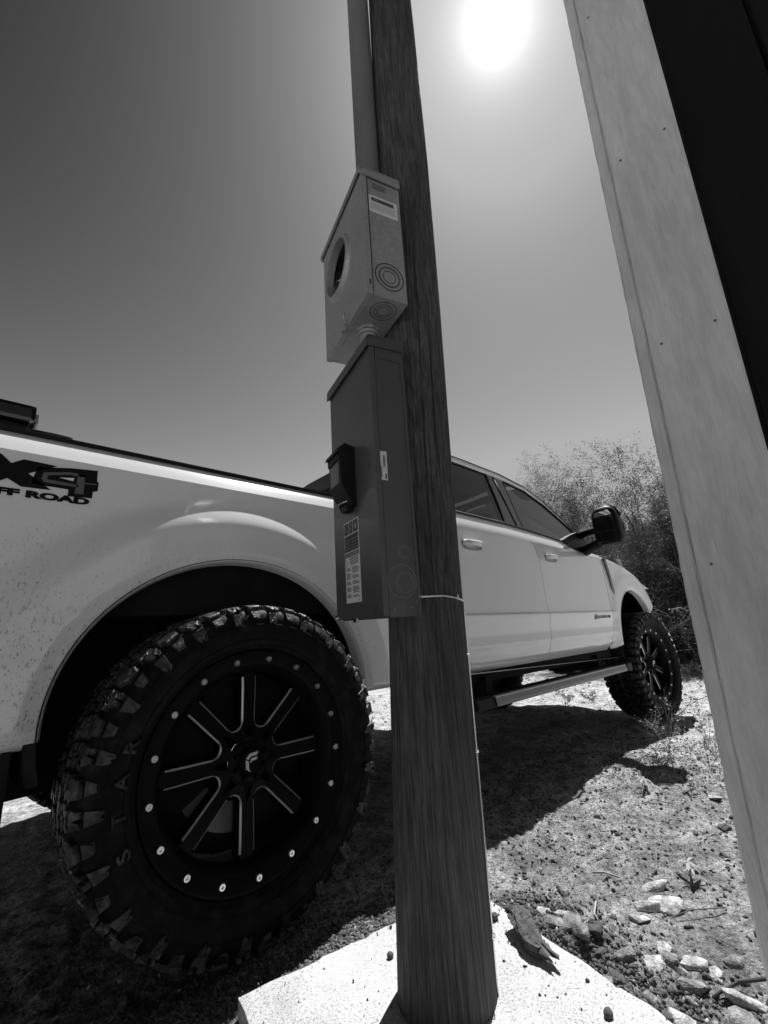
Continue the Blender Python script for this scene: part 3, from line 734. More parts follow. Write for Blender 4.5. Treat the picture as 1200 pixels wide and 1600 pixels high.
# front fender
def ftop(x): return interp(x, [(3.44, 1.492), (3.6, 1.487), (3.85, 1.462), (4.05, 1.425), (4.25, 1.365), (4.42, 1.275), (4.52, 1.17), (4.57, 1.05), (4.58, .93)])
def fender():
    poly = [(4.575, .90)] + [(x, ftop(x)) for x in (4.58, 4.57, 4.55, 4.52, 4.47, 4.42, 4.34, 4.25, 4.15, 4.05, 3.95, 3.85, 3.7, 3.6, 3.52)] + [(gapF(1.47) + .001, ftop(3.46))]
    for z in (1.42, 1.2, .97, .90, .827, .76, .70, .655): poly.append((gapF(z) + .001, z))
    poly.append((gapF(.64) + .001, .50))
    th0 = math.atan2(.93 - .665, .42)
    def y2(x, z):
        t = ftop(min(4.58, max(3.44, x))); return yf(x, z) + .09 * max(0, 1 - (t - z) / .075) ** 2 * (1 if z > .95 else 0)
    g, rows = arch_patch('f', poly, th0, PI + .02, y2, 120, 40)
    # clean the bottom edge
    xs2 = np.linspace(gapF(.66) + .001, 3.56, 8)
    g.grid([[(x, .20, .635) for x in xs2], [(x, .09, .632) for x in xs2], [(x, yf(x, .66) + .005, .655) for x in xs2], [(x, yf(x, .69), .685) for x in xs2]])
    return g
fend = dbl(fender, 'front_fender', M['paint'])
# hood, nose, windscreen, roof
def hood():
    g = G(); rows = []
    for x in np.linspace(3.46, 4.9, 26):
        row = []
        for v in np.linspace(0, 1, 31):
            y = .12 + (MIR - .24) * v; e = min(v, 1 - v) * 2
            zt = 1.49 - .10 * sm(3.9, 4.9, x) ** 2 - .05 * sm(4.6, 4.9, x); z = zt + .105 * sm(0, .35, e) + .025 * math.sin(PI * v)
            if x > 4.25: zz = ftop(min(x, 4.5)); z = z - (zt - zz) * (1 - sm(0, .16, e)) if e < .16 else z
            row.append((x, y, z))
        rows.append(row)
    g.grid(rows, True); return g
hood().build('hood', M['paint'], T, True)
g = G(); g.box((4.60, .30, .80), (4.93, 1.73, 1.32), .04); g.build('grille', M['gloss_black'], T)
for y0 in (.22, 1.55): G().box((4.55, y0, 1.02), (4.90, y0 + .26, 1.30), .03).build('headlight', M['clear'], T)
g = G(); g.box((4.70, .20, .60), (4.98, 1.83, .82), .03); g.build('front_bumper', M['gloss_black'], T)
AP = [(1.14, .245, 2.083), (1.74, .238, 2.080), (2.23, .236, 2.068), (2.58, .232, 2.028), (2.85, .205, 1.925), (3.10, .165, 1.775), (3.28, .135, 1.640), (3.44, .115, 1.500)]
def rline(x):
    xs = [p[0] for p in AP]; return float(np.interp(x, xs, [p[1] for p in AP])), float(np.interp(x, xs, [p[2] for p in AP]))
def roof():
    g = G(); rows = []
    for x in [1.155, 1.17, 1.20, 1.26] + list(np.linspace(1.32, 2.58, 22)):
        y0, z0 = rline(x); z0 -= .5 * max(0, (1.22 - x)) ; row = []
        for v in np.linspace(0, 1, 25):
            y = y0 + (MIR - 2 * y0) * v; e = min(v, 1 - v) * 2; row.append((x + .10 * sm(0, 1, e) * (x > 2.5), y, z0 + .085 * (1 - (1 - min(1, e * 1.6)) ** 2.2)))
        rows.append(row)
    g.grid(rows, True)
    return g
roof().build('roof', M['paint'], T, True)
def side_rail():
    g = G(); rows = []
    for x in np.concatenate([np.linspace(1.15, 2.5, 30), np.linspace(2.55, 3.44, 30)]):
        y, z = rline(x); t = sm(2.5, 3.3, x); z -= .5 * max(0, 1.22 - x)
        hgt = .040 - .008 * t
        rows.append([(x - .01 * t, y + .06, z + .020), (x, y + .022, z + .012), (x, y + .004, z + .002), (x, y - .006, z - .012), (x, y - .013, z - hgt), (x, y + .02, z - hgt - .004)])
    g.grid(rows, True); return g
dbl(side_rail, 'roof_rail', M['paint'])
def drip():
    g = G(); pts = [(x, rline(x)[0] - .006, rline(x)[1] - .001) for x in np.linspace(1.22, 3.36, 50)]; g.tube(pts, .004, 6); return g
dbl(drip, 'roof_gutter', M['black_plastic'])
def zy(z): return .098 + (z - 1.58) * .30 if z > 1.58 else .098 - (1.58 - z) * .1
def pane(poly, yo):
    def f():
        g = G(); V = [(x, zy(z) + yo, z) for x, z in poly]; g.add(V, [tuple(range(len(V)))[::-1]]); return g
    return f
def up_to(x, d=.045): return rline(x)[1] - d
rwin = [(1.30, 1.60), (1.33, 1.93), (1.37, 2.0)] + [(x, up_to(x)) for x in (1.4, 1.6, 1.8, 2.0, 2.045)] + [(2.035, 1.90), (2.02, 1.75), (2.005, 1.60)] + [(x, belt(x) + .012) for x in (1.8, 1.6, 1.4)]
fwin = [(2.235, 1.588)] + [(2.24, 1.75), (2.25, 1.90), (2.265, up_to(2.265))] + [(x, up_to(x)) for x in (2.4, 2.58, 2.72, 2.85, 2.98, 3.10, 3.2)] + [(3.27, 1.585), (3.26, 1.49)] + [(x, belt(x) + .012) for x in (3.1, 2.95, 2.85, 2.6, 2.4)]
for w in dbl(pane(rwin, .012), 'rear_side_window', M['glass'], False): w['label'] = 'dark tinted rear side window'
dbl(pane(fwin, .012), 'front_side_window', M['glass_front'], False)
def trim(poly):
    def f():
        g = G(); g.tube([(x, zy(z) + .010, z) for x, z in poly], .009, 6, closed=True); return g
    return f
for poly in (rwin, fwin): dbl(trim(poly), 'window_trim', M['black_plastic'])
def pillar(p):
    def f():
        g = G(); g.add([(x, zy(z) + .004, z) for x, z in p] + [(x, zy(z) + .05, z) for x, z in p], [(3, 2, 1, 0), (4, 5, 6, 7), (0, 1, 5, 4), (2, 3, 7, 6)]); return g
    return f
dbl(pillar([(2.035, up_to(2.04) + .01), (2.26, up_to(2.26) + .01), (2.24, 1.578), (2.005, 1.590)]), 'door_pillar', M['gloss_black'], False)
dbl(pillar([(1.175, 2.03), (1.385, 2.045), (1.31, 1.59), (1.11, 1.59)]), 'rear_pillar', M['paint'], False)
def pil_line():
    g = G()
    g.tube([(2.150, zy(1.58) - .0, 1.578), (2.140, zy(1.8) - .0, 1.8), (2.125, zy(2.02), 2.025)], .004, 5); return g
dbl(pil_line, 'pillar_seam', M['decal_grey'])
def belt_strip():
    g = G(); g.tube([(x, .092, belt(x) + .003) for x in np.linspace(1.22, 3.25, 50)], .007, 6); return g
dbl(belt_strip, 'belt_moulding', M['black_plastic'])
g = G(); rows = []
for k in range(12):
    t = k / 11; x = 2.60 + .86 * t; y0, z0 = rline(x)
    rows.append([(x + .14 * math.sin(PI * v), y0 + .012 + (MIR - 2 * y0 - .024) * v, z0 - .005 + .085 * (1 - t) * (1 - (1 - min(1, min(v, 1 - v) * 3.2)) ** 2)) for v in np.linspace(0, 1, 17)])
g.grid(rows, True); g.build('windscreen', M['clear'], T, True)
g = G(); g.add([(1.18, .26, 2.03), (1.18, MIR - .26, 2.03), (1.115, MIR - .12, 1.585), (1.115, .12, 1.585)], [(0, 1, 2, 3)]); g.build('rear_window', M['glass'], T)
# cabin
for y0 in (.32, 1.18):
    for x0 in (1.50, 2.42):
        g = G(); g.box((x0, y0, .85), (x0 + .5, y0 + .52, 1.10), .05); g.box((x0 - .12, y0, 1.05), (x0 + .06, y0 + .52, 1.60), .05); g.box((x0 - .12, y0 + .13, 1.60), (x0 - .02, y0 + .39, 1.82), .04); g.build('seat', M['seat'], T)
g = G(); g.box((3.05, .17, 1.05), (3.45, 1.86, 1.46), .05); g.build('dashboard', M['seat'], T)
g = G(); g.tube([(2.92 + .06 * math.sin(t) * .6, 1.42 + .19 * math.cos(t), 1.42 + .18 * math.sin(t)) for t in np.linspace(0, 2 * PI, 24, endpoint=False)], .015, 8, closed=True); g.build('steering_wheel', M['seat'], T)
g = G(); g.box((2.88, .90, 1.82), (2.91, 1.13, 1.89), .01); g.build('inside_mirror', M['sticker_grey'], T)
# chassis
def frame_rails():
    g = G(); g.box((-1.3, .52, .58), (4.9, .60, .74)); return g
dbl(frame_rails, 'frame_rail', M['under'], False)
for x in (0, 4.38):
    g = G(); g.tube([(x, .30, .47), (x, .85, .47), (x, .93, .47), (x, 1.12, .47), (x, 1.2, .47), (x, 1.74, .47)], [.05, .055, .15, .15, .055, .05], 14); g.build('axle', M['under'], T, True)
G().tube([(.15, 1.02, .50), (2.6, 1.02, .62)], .045, 12).build('driveshaft', M['under'], T, True)
g = G(); g.box((2.5, .75, .55), (4.5, 1.35, 1.3), .04); g.build('engine', M['under'], T)
g = G(); g.box((.75, .62, .56), (1.9, .98, .80), .04); g.build('fuel_tank', M['under'], T)
g = G(); g.tube([(-.62, 1.05, .40), (-.62, 1.05, .66)], .37, 30); g.build('spare_tyre', M['under'], T, True, 40)
g = G(); g.box((-1.30, .30, .50), (-1.20, 1.75, .70)); g.build('hitch_bar', M['under'], T)
for y0 in (.08, 1.62):
    g = G(); g.box((-.66, y0, .40), (-.64, y0 + .33, .72)); g.build('mud_flap', M['under'], T)
for y0 in (.47, 1.49):
    g = G(); g.tube([(-.75, y0 + .03, .66), (-.3, y0 + .03, .55), (0, y0 + .03, .53), (.3, y0 + .03, .55), (.75, y0 + .03, .66)], .032, 8); g.build('leaf_spring', M['under'], T)
g = G(); g.tube([(2.2, 1.5, .56), (.9, 1.5, .58), (.5, 1.46, .82), (-.4, 1.46, .80), (-1.2, 1.5, .60)], .045, 10); g.build('exhaust_pipe', M['under'], T, True)
for y0 in (.40, 1.56): G().tube([(-.12, y0, .50), (-.30, y0, 1.1)], .03, 10).build('shock_absorber', M['under'], T, True)
# running board
def rb():
    g = G(); prof = [(.0, .448), (-.006, .470), (.004, .498), (.03, .505), (.14, .500), (.15, .470), (.10, .452)]
    g.prism(prof, lambda a, b: (1.26, a, b), lambda a, b: (3.50, a, b)); return g
rbs = dbl(rb, 'running_board', M['black_plastic'], False)
for i, r_ in enumerate(rbs):
    g = G(); g.prism([(-.0105, .452), (-.0125, .470), (-.0035, .499), (.010, .507), (.012, .503), (.0, .495), (-.008, .470), (-.006, .452)], lambda a, b: (1.42, a, b), lambda a, b: (3.40, a, b))
    if i: g.v = [(x, MIR - y, z) for x, y, z in g.v]; g.f = [f[::-1] for f in g.f]
    g.build('chrome_strip', M['step'], r_)
    g = G(); g.tube([(1.42, -.0045, .500), (3.40, -.0045, .500)], .0028, 6)
    if i: g.v = [(x, MIR - y, z) for x, y, z in g.v]
    g.build('bright_edge', M['milled'], r_)
    g = G(); g.box((3.401, -.016, .446), (3.50, .152, .509), .008)
    if i: g.v = [(x, MIR - y, z) for x, y, z in g.v]; g.f = [f[::-1] for f in g.f]
    g.build('end_cap', M['black_plastic'], r_)
    for x in (1.5, 3.1):
        g = G(); g.box((x, .10, .48), (x + .06, .55, .60))
        if i: g.v = [(x_, MIR - y, z) for x_, y, z in g.v]
        g.build('step_bracket', M['under'], r_)
# door handles
for dr, (x0, x1, z0, z1) in ((rdoor, (1.36, 1.555, 1.350, 1.398)), (fdoor, (2.385, 2.565, 1.342, 1.388))):
    for i in (0, 1):
        g = G(); rows = []
        for k in range(9):
            t = k / 8; x = x0 + (x1 - x0) * t; o_ = .034 * math.sin(PI * min(1, max(0, t))) ** .35 if 0 < k < 8 else .0
            zc = (z0 + z1) / 2 + .004; h2 = (z1 - z0) / 2 - .006
            rows.append([(x, .040 - o_ + .014, zc - h2), (x, .040 - o_, zc - h2 * .8), (x, .040 - o_ - .005, zc), (x, .040 - o_, zc + h2 * .85), (x, .040 - o_ + .014, zc + h2), (x, .040 - o_ + .014, zc - h2)])
        g.grid(rows)
        h = G(); n = 28
        for r_ in (1.0,):
            V = [((x0 + x1) / 2 + (x1 - x0) * .5 * abs(math.cos(a)) ** .6 * (1 if math.cos(a) > 0 else -1), .0375, (z0 + z1) / 2 - .006 + (z1 - z0) * .62 * abs(math.sin(a)) ** .6 * (1 if math.sin(a) > 0 else -1)) for a in np.linspace(0, 2 * PI, n, endpoint=False)]
            h.add(V, [tuple(range(n))])
        for q in (g, h):
            if i: q.v = [(x, MIR - y, z) for x, y, z in q.v]; q.f = [f[::-1] for f in q.f]
        h.build('handle_recess_shade', M['sticker_grey'], dr[i])  # flat grey oval paints the shade of a recess behind the handle
        g.build('door_handle', M['paint'], dr[i], True)
# fender vent and badge
vent = [(3.50, 1.435), (3.535, 1.425), (3.575, 1.25), (3.590, 1.12), (3.570, 1.100), (3.555, 1.24), (3.52, 1.36)]
for i in (0, 1):
    g = G(); g.prism(vent, lambda a, b: (a, .0405 - .010, b), lambda a, b: (a, .048, b))
    g2 = G(); g2.tube([(a, .028, b) for a, b in vent], .0035, 6, closed=True)
    for q in (g, g2):
        if i: q.v = [(x, MIR - y, z) for x, y, z in q.v]
    v_ = g.build('fender_vent', M['gloss_black'], fend[i]); g2.build('vent_frame', M['chrome'], v_, True)
bd = G().box((3.08, .0385, .895), (3.40, .0515, .922), .003).build('door_badge', M['decal'], fdoor[0])
text_mesh('POWER STROKE', .030, 'badge_letters', M['chrome'], bd, lambda a, b: (3.10 + a, .0375, .899 + b), .0006, 1.12)
G().box((3.068, .036, .888), (3.11, .0515, .930), .003).build('badge_block', M['decal_grey'], bd)
# bed decal: 4X4 OFF ROAD
def dec(name, pts, m, off, parent):
    g = G(); g.add([(x, yb(x, z) - off, z) for x, z in pts], [tuple(range(len(pts)))]); return g.build(name, m, parent)
def px4(poly): return poly
D4 = [(-.680, 1.419), (-.598, 1.4335), (-.527, 1.440), (-.526, 1.404), (-.521, 1.400), (-.521, 1.371), (-.534, 1.366), (-.534, 1.344), (-.598, 1.340), (-.598, 1.362), (-.684, 1.364), (-.690, 1.372)]
DX = [(-.768, 1.442), (-.742, 1.418), (-.715, 1.436), (-.634, 1.432), (-.700, 1.394), (-.640, 1.352), (-.712, 1.350), (-.745, 1.370), (-.778, 1.346), (-.858, 1.346), (-.790, 1.391), (-.855, 1.434)]
def shrink(p, k, s):
    cx_ = sum(a for a, b in p) / len(p); cz_ = sum(b for a, b in p) / len(p); return [(cx_ + (a - cx_) * k, cz_ + (b - cz_) * k * s) for a, b in p]
bs = beds[0]
dk = None
for nm, P_, dx in (('decal_four', D4, 0), ('decal_cross', DX, 0), ('decal_four', D4, -.345)):
    P2 = [(a + dx, b) for a, b in P_]
    a_ = dec(nm, P2, M['decal'], .0015, bs)
    if nm == 'decal_four':
        g = G()
        for q in ([(-.664, 1.405), (-.600, 1.419), (-.560, 1.418), (-.560, 1.410), (-.600, 1.410), (-.652, 1.398)], [(-.664, 1.405), (-.652, 1.398), (-.655, 1.385), (-.668, 1.384)], [(-.668, 1.384), (-.655, 1.385), (-.575, 1.381), (-.575, 1.373), (-.66, 1.374)], [(-.578, 1.418), (-.560, 1.418), (-.558, 1.352), (-.582, 1.352)], [(-.558, 1.392), (-.526, 1.394), (-.526, 1.390), (-.558, 1.388)]):
            g.add([(x + dx, yb(x, z) - .0026, z) for x, z in q], [tuple(range(len(q)))])
        g.build('decal_inline', M['decal_grey'], bs)
        g = G(); q = [(-.626, 1.396), (-.587, 1.402), (-.589, 1.391)]; g.add([(x + dx, yb(x, z) - .0028, z) for x, z in q], [(0, 1, 2)]); g.build('decal_gap', M['paint'], bs)
text_mesh('OFF ROAD', .0275, 'decal_lettering', M['decal'], bs, lambda a, b: (-.812 + a, yb(-.7, 1.33) - .0016, 1.321 + b), .0019, 2.02)
# mirror
mr_ = G(); Z = [(1.470, .78), (1.485, .93), (1.52, 1.0), (1.60, 1.0), (1.68, .97), (1.74, .88), (1.775, .72), (1.79, .45)]
rows = []
for z, s in Z:
    row = []
    for k in range(28):
        a = 2 * PI * k / 28; c, s_ = math.cos(a), math.sin(a)
        row.append((3.045 + .07 * s * (abs(c) ** .5) * (1 if c > 0 else -1) + (.03 * s if c > 0 else 0), -.222 + .108 * s * (abs(s_) ** .5) * (1 if s_ > 0 else -1) - .12 * (1.6 - z) * .35, z + (.012 * (1 if s_ > 0 else -1)) * 0))
    rows.append(row + [row[0]])
mr_.grid(rows); mr_.add([p for p in rows[-1][:-1]], [tuple(range(28))]); mr_.add([p for p in rows[0][:-1]], [tuple(range(28))[::-1]])
def side_mirror(far):
    q = G(); q.v = list(mr_.v); q.f = list(mr_.f)
    parts = [('mirror_housing', q, M['black_plastic'])]
    a = G()
    a.tube([(3.18, .09, 1.618), (3.15, .04, 1.622), (3.10, -.05, 1.622), (3.05, -.16, 1.612)], [.034, .034, .032, .034], 10)
    a.tube([(3.18, .09, 1.475), (3.15, .03, 1.475), (3.08, -.06, 1.488), (3.05, -.16, 1.51)], [.048, .044, .040, .040], 10); parts.append(('mirror_arm', a, M['black_plastic']))
    b = G(); b.prism([(2.80, 1.545), (2.95, 1.60), (3.115, 1.648), (3.24, 1.625), (3.30, 1.50), (3.20, 1.450), (3.02, 1.458), (2.90, 1.495)], lambda p, q: (p, .066, q), lambda p, q: (p, .115, q))
    parts.append(('mirror_base', b, M['black_plastic']))
    c = G(); c.add([(2.9715, -.148, 1.742), (2.9715, -.268, 1.752), (2.9715, -.300, 1.700), (2.9715, -.150, 1.580), (2.9715, -.148, 1.60)], [(0, 1, 2, 3, 4)])
    c = G(); c.box((2.9690, -.295, 1.575), (2.9735, -.150, 1.700), .002)
    c2 = G(); c2.add([(2.9695, -.152, 1.703), (2.9695, -.296, 1.703), (2.9695, -.270, 1.748), (2.9695, -.160, 1.740)], [(0, 1, 2, 3)]); parts.append(('mirror_glass_bright_part', c2, M['mirror'])); parts.append(('mirror_glass', c, M['mirror_dark_reflection']))  # upper pane split off for the bright sky reflection, the rest painted dark
    d = G(); d.box((2.969, -.29, 1.488), (2.9735, -.15, 1.56), .002); parts.append(('spotter_glass', d, M['mirror_dark_reflection']))
    e = G(); rows = []
    for z, s in ((1.70, 1.0), (1.74, .92), (1.778, .75), (1.796, .5)):
        rows.append([(3.05 + .095 * s * math.sin(t) + .0, -.225 - .114 * s * math.cos(t) - .12 * (1.6 - z) * .35, z + .003) for t in np.linspace(0.25, PI - .3, 14)])
    e.grid(rows); parts.append(('mirror_cap', e, M['chrome']))
    f = G(); f.box((3.10, -.345, 1.575), (3.14, -.325, 1.64), .006); parts.append(('mirror_lamp', f, M['sticker']))
    root = None
    for nm, gg, mm in parts:
        if far: gg.v = [(x, MIR - y, z) for x, y, z in gg.v]; gg.f = [ff[::-1] for ff in gg.f]
        o = gg.build(nm if root else 'side_mirror', mm, root or T, nm in ('mirror_housing', 'mirror_arm', 'mirror_cap'), 50)
        root = root or o
side_mirror(0); side_mirror(1)
# low light for the cab rear third brake light etc.
# ---- wheels
RB, RT = .327, .498
PROF = [(.015, .352), (.0, .360), (-.018, .375), (-.034, .405), (-.041, .430), (-.040, .452), (-.033, .470), (-.018, .4815), (.01, .485), (.12, .487), (.25, .485), (.29, .4815), (.305, .470), (.312, .45), (.312, .42), (.30, .385), (.285, .36)]
cum = [0]
for i in range(1, len(PROF)): cum.append(cum[-1] + math.hypot(PROF[i][0] - PROF[i - 1][0], PROF[i][1] - PROF[i - 1][1]))
T0 = cum[7]                      # outer shoulder edge
def unroll(t, h):
    q = t + T0; y = float(np.interp(q, cum, [p[0] for p in PROF])); r = float(np.interp(q, cum, [p[1] for p in PROF]))
    y1 = float(np.interp(q + .004, cum, [p[0] for p in PROF])); r1 = float(np.interp(q + .004, cum, [p[1] for p in PROF]))
    y2 = float(np.interp(q - .004, cum, [p[0] for p in PROF])); r2 = float(np.interp(q - .004, cum, [p[1] for p in PROF]))
    ty, tr = y1 - y2, r1 - r2; l = math.hypot(ty, tr) or 1; return y - tr / l * h, r + ty / l * h
def tyre_mesh():
    g = G(); n = 96; rows = []
    for k in range(n + 1):
        a = 2 * PI * k / n; rows.append([(r * math.cos(a), y, r * math.sin(a)) for y, r in PROF])
    g.grid(rows, True)
    for r_, y_ in ((.372, -.0165), (.392, -.0285), (.436, -.0425)):
        g.tube([(r_ * math.cos(2 * PI * k / 72), y_, r_ * math.sin(2 * PI * k / 72)) for k in range(72)], .0016, 5, closed=True)
    return g
NP = 44
def tread_mesh():
    g = G(); pitch = 2 * PI * .487 / NP
    shA = [(.004, -.012), (.020, -.015), (.024, -.002), (.030, -.003), (.032, -.016), (.050, -.016), (.058, .010), (.046, .016), (.042, .026), (.030, .020), (.022, .028), (.010, .022), (.0, .012)]
    shA2 = [(.002, .030), (.012, .030), (.024, .036), (.034, .028), (.044, .036), (.056, .024), (.070, .026), (.066, .052), (.050, .060), (.040, .046), (.026, .050), (.022, .066), (.006, .062)]
    shB = [(.008, -.002), (.056, -.006), (.064, .020), (.074, .030), (.066, .060), (.046, .066), (.040, .052), (.030, .052), (.026, .058), (.008, .056), (.0, .028)]
    bit = [(.012, -.054), (.026, -.058), (.034, -.046), (.038, -.054), (.050, -.050), (.054, -.020), (.004, -.018)]
    bit2 = [(.016, -.036), (.046, -.036), (.054, -.014), (.006, -.014)]
    c0 = [(.0, .076), (.026, .070), (.034, .078), (.028, .090), (.012, .094), (-.002, .090)]
    c1 = [(.030, .096), (.054, .104), (.052, .118), (.044, .120), (.034, .112), (.028, .114)]
    c4 = [(.002, .104), (.022, .106), (.030, .124), (.040, .132), (.030, .138), (.022, .122), (.006, .118)]
    c2 = [(.044, .076), (.070, .074), (.078, .092), (.060, .098), (.048, .092)]
    c3 = [(.010, .128), (.022, .142), (.046, .146), (.052, .160), (.036, .176), (.010, .172), (.0, .150)]
    for i in range(NP):
        s0 = i * pitch; A_ = i % 2 == 0
        polys = [(shA if A_ else shB, .0165), (bit if A_ else bit2, .008), (shA2 if A_ else shA2[::-1], .0155) if A_ else (bit2, .004), (c0, .015), (c1, .0145), (c4, .015), (c2, .015), (c3, .015)]
        for mirr in (0, 1):
            for P_, h in polys:
                if mirr: P2 = [(s * .80 + pitch * .5, .325 - t) for s, t in P_]
                else: P2 = [(s * .80, t) for s, t in P_]
                cs = sum(p[0] for p in P2) / len(P2); ct = sum(p[1] for p in P2) / len(P2); n = len(P2); V = []
                jh = h * random.uniform(.86, 1.08); jit = [(random.uniform(-.0028, .0028), random.uniform(-.0028, .0028)) for _ in P2]
                for hh, k in ((-.002, 1.02), (jh * .82, .97), (jh, .90)):
                    for (s, t), (j1, j2) in zip(P2, jit):
                        s += j1; t += j2
                        s2 = cs + (s - cs) * k; t2 = ct + (t - ct) * k; y, r = unroll(t2, hh); a = (s0 + s2) / .487; V.append((r * math.cos(a), y, r * math.sin(a)))
                Fc = []
                for q in (0, 1):
                    for k in range(n): Fc.append((q * n + k, q * n + (k + 1) % n, (q + 1) * n + (k + 1) % n, (q + 1) * n + k))
                Fc.append(tuple(range(2 * n, 3 * n)))
                g.add(V, Fc)
                if h > .012 and not mirr:       # sipe hole, a dark pit in the block
                    pass
    return g
def fr(r):                       # how far the wheel face is set back at radius r
    return interp(r, [(0, .045), (.07, .045), (.10, .055), (.24, .050), (.285, .052), (.30, .020), (.312, .006)])
def rim_meshes():
    ringg = G(); n = 120; rows = []
    for k in range(n + 1):
        a = 2 * PI * k / n; rows.append([(r * math.cos(a), y, r * math.sin(a)) for y, r in ((.06, .283), (.052, .286), (.022, .297), (.008, .309), (.002, .316), (.001, .338), (-.004, .346), (-.004, .356), (.004, .362), (.012, .352), (.03, .345))])
    ringg.grid(rows, True)
    barrel = G(); rows = []
    for k in range(73):
        a = 2 * PI * k / 72; rows.append([(r * math.cos(a), y, r * math.sin(a)) for y, r in ((.06, .284), (.09, .300), (.20, .305), (.27, .33), (.29, .352))])
    barrel.grid(rows, True)
    face = G(); mill = G()
    def widx(hw_in, hw_out):
        pass
    nW = 8
    for w in range(nW):
        ph = math.radians(112.6 + 45 * w); hs = .0245      # half width of a spoke
        def pt(r, a): return (r, a)
        def edge(sgn, r):        # angle from window centre of the spoke side at radius r
            sp = hs * (1.0 + .10 * (r - .12) / .16); return sgn * (PI / 8 - math.asin(min(.95, sp / r)))
        Wp = []
        rt_ = .108; ro = .284
        rs = np.linspace(ro, .128, 12)
        for r in rs: Wp.append((r, edge(1, r)))
        e = edge(1, .128)
        for t in np.linspace(0, 1, 9)[1:-1]:
            r = .128 - (.128 - rt_) * math.sin(PI * t) ** .8; Wp.append((r, e * math.cos(PI * t) if True else 0))
        for r in rs[::-1]: Wp.append((r, edge(-1, r)))
        nW_ = len(Wp)
        def P3(r, a, dy=0): return (r * math.cos(ph + a), fr(r) + dy, r * math.sin(ph + a))
        inner = []; 
        for j, (r, a) in enumerate(Wp):
            if j < 12: inner.append((r, PI / 8))
            elif j >= nW_ - 12: inner.append((r, -PI / 8))
            else:
                t = (j - 11) / (nW_ - 23); inner.append((.128 * (1 - .55 * math.sin(PI * t)), PI / 8 * (1 - 2 * t)))
        # offset outline for milled chamfer
        out1 = []
        for j, (r, a) in enumerate(Wp):
            if j < 12 or j >= nW_ - 12:
                sg = 1 if a > 0 else -1; out1.append((r, a + sg *   .0050 / r))
            else: out1.append((r - .0050, a))
        def stretch(o): return [P3(r, a) for r, a in o]
        face.grid([stretch(inner), stretch(out1)], True)
        a1 = [P3(r, a) for r, a in out1]; a2 = [P3(r, a, .006) for r, a in Wp]; a3 = [P3(r, a, .055) for r, a in Wp]
        m0 = 1; mill.grid([a1[m0:nW_ - m0], a2[m0:nW_ - m0]], True)
        face.grid([a2, a3], True)
        # closing skin from window top corners to the ring
    # hub
    rows = []
    for k in range(49):
        a = 2 * PI * k / 48; rows.append([(r * math.cos(a), y, r * math.sin(a)) for y, r in ((.047, .075), (.040, .066), (.036, .058), (.036, .045), (.030, .042), (.024, .036), (.022, .001))])
    face.grid(rows, True)
    rows = []
    for k in range(49):
        a = 2 * PI * k / 48; rows.append([(r * math.cos(a), y, r * math.sin(a)) for y, r in ((.046, .001), (.046, .076))])
    face.grid(rows, True)
    return ringg, barrel, face, mill
def bolts_mesh():
    pass
tm, trm = tyre_mesh(), tread_mesh()
for q_ in (tm, trm):
    q_.v = [(x * (1 + .028 * sm(.37, .48, math.hypot(x, z))), y, z * (1 + .028 * sm(.37, .48, math.hypot(x, z)))) for x, y, z in q_.v]
rg, brl, fc, ml = rim_meshes()
def emblem():
    g = G()
    for poly in ([(-.026, .012), (-.012, .026), (.018, .028), (.014, .018), (-.010, .016), (-.016, .008)], [(-.026, .008), (-.016, .003), (-.014, -.022), (-.008, -.030), (-.024, -.020)], [(-.006, .010), (.016, .012), (.012, .004), (-.006, .002), (-.006, -.004), (-.010, .0)]):
        g.prism(poly, lambda a, b: (a, .016, b), lambda a, b: (a, .0225, b))
    return g
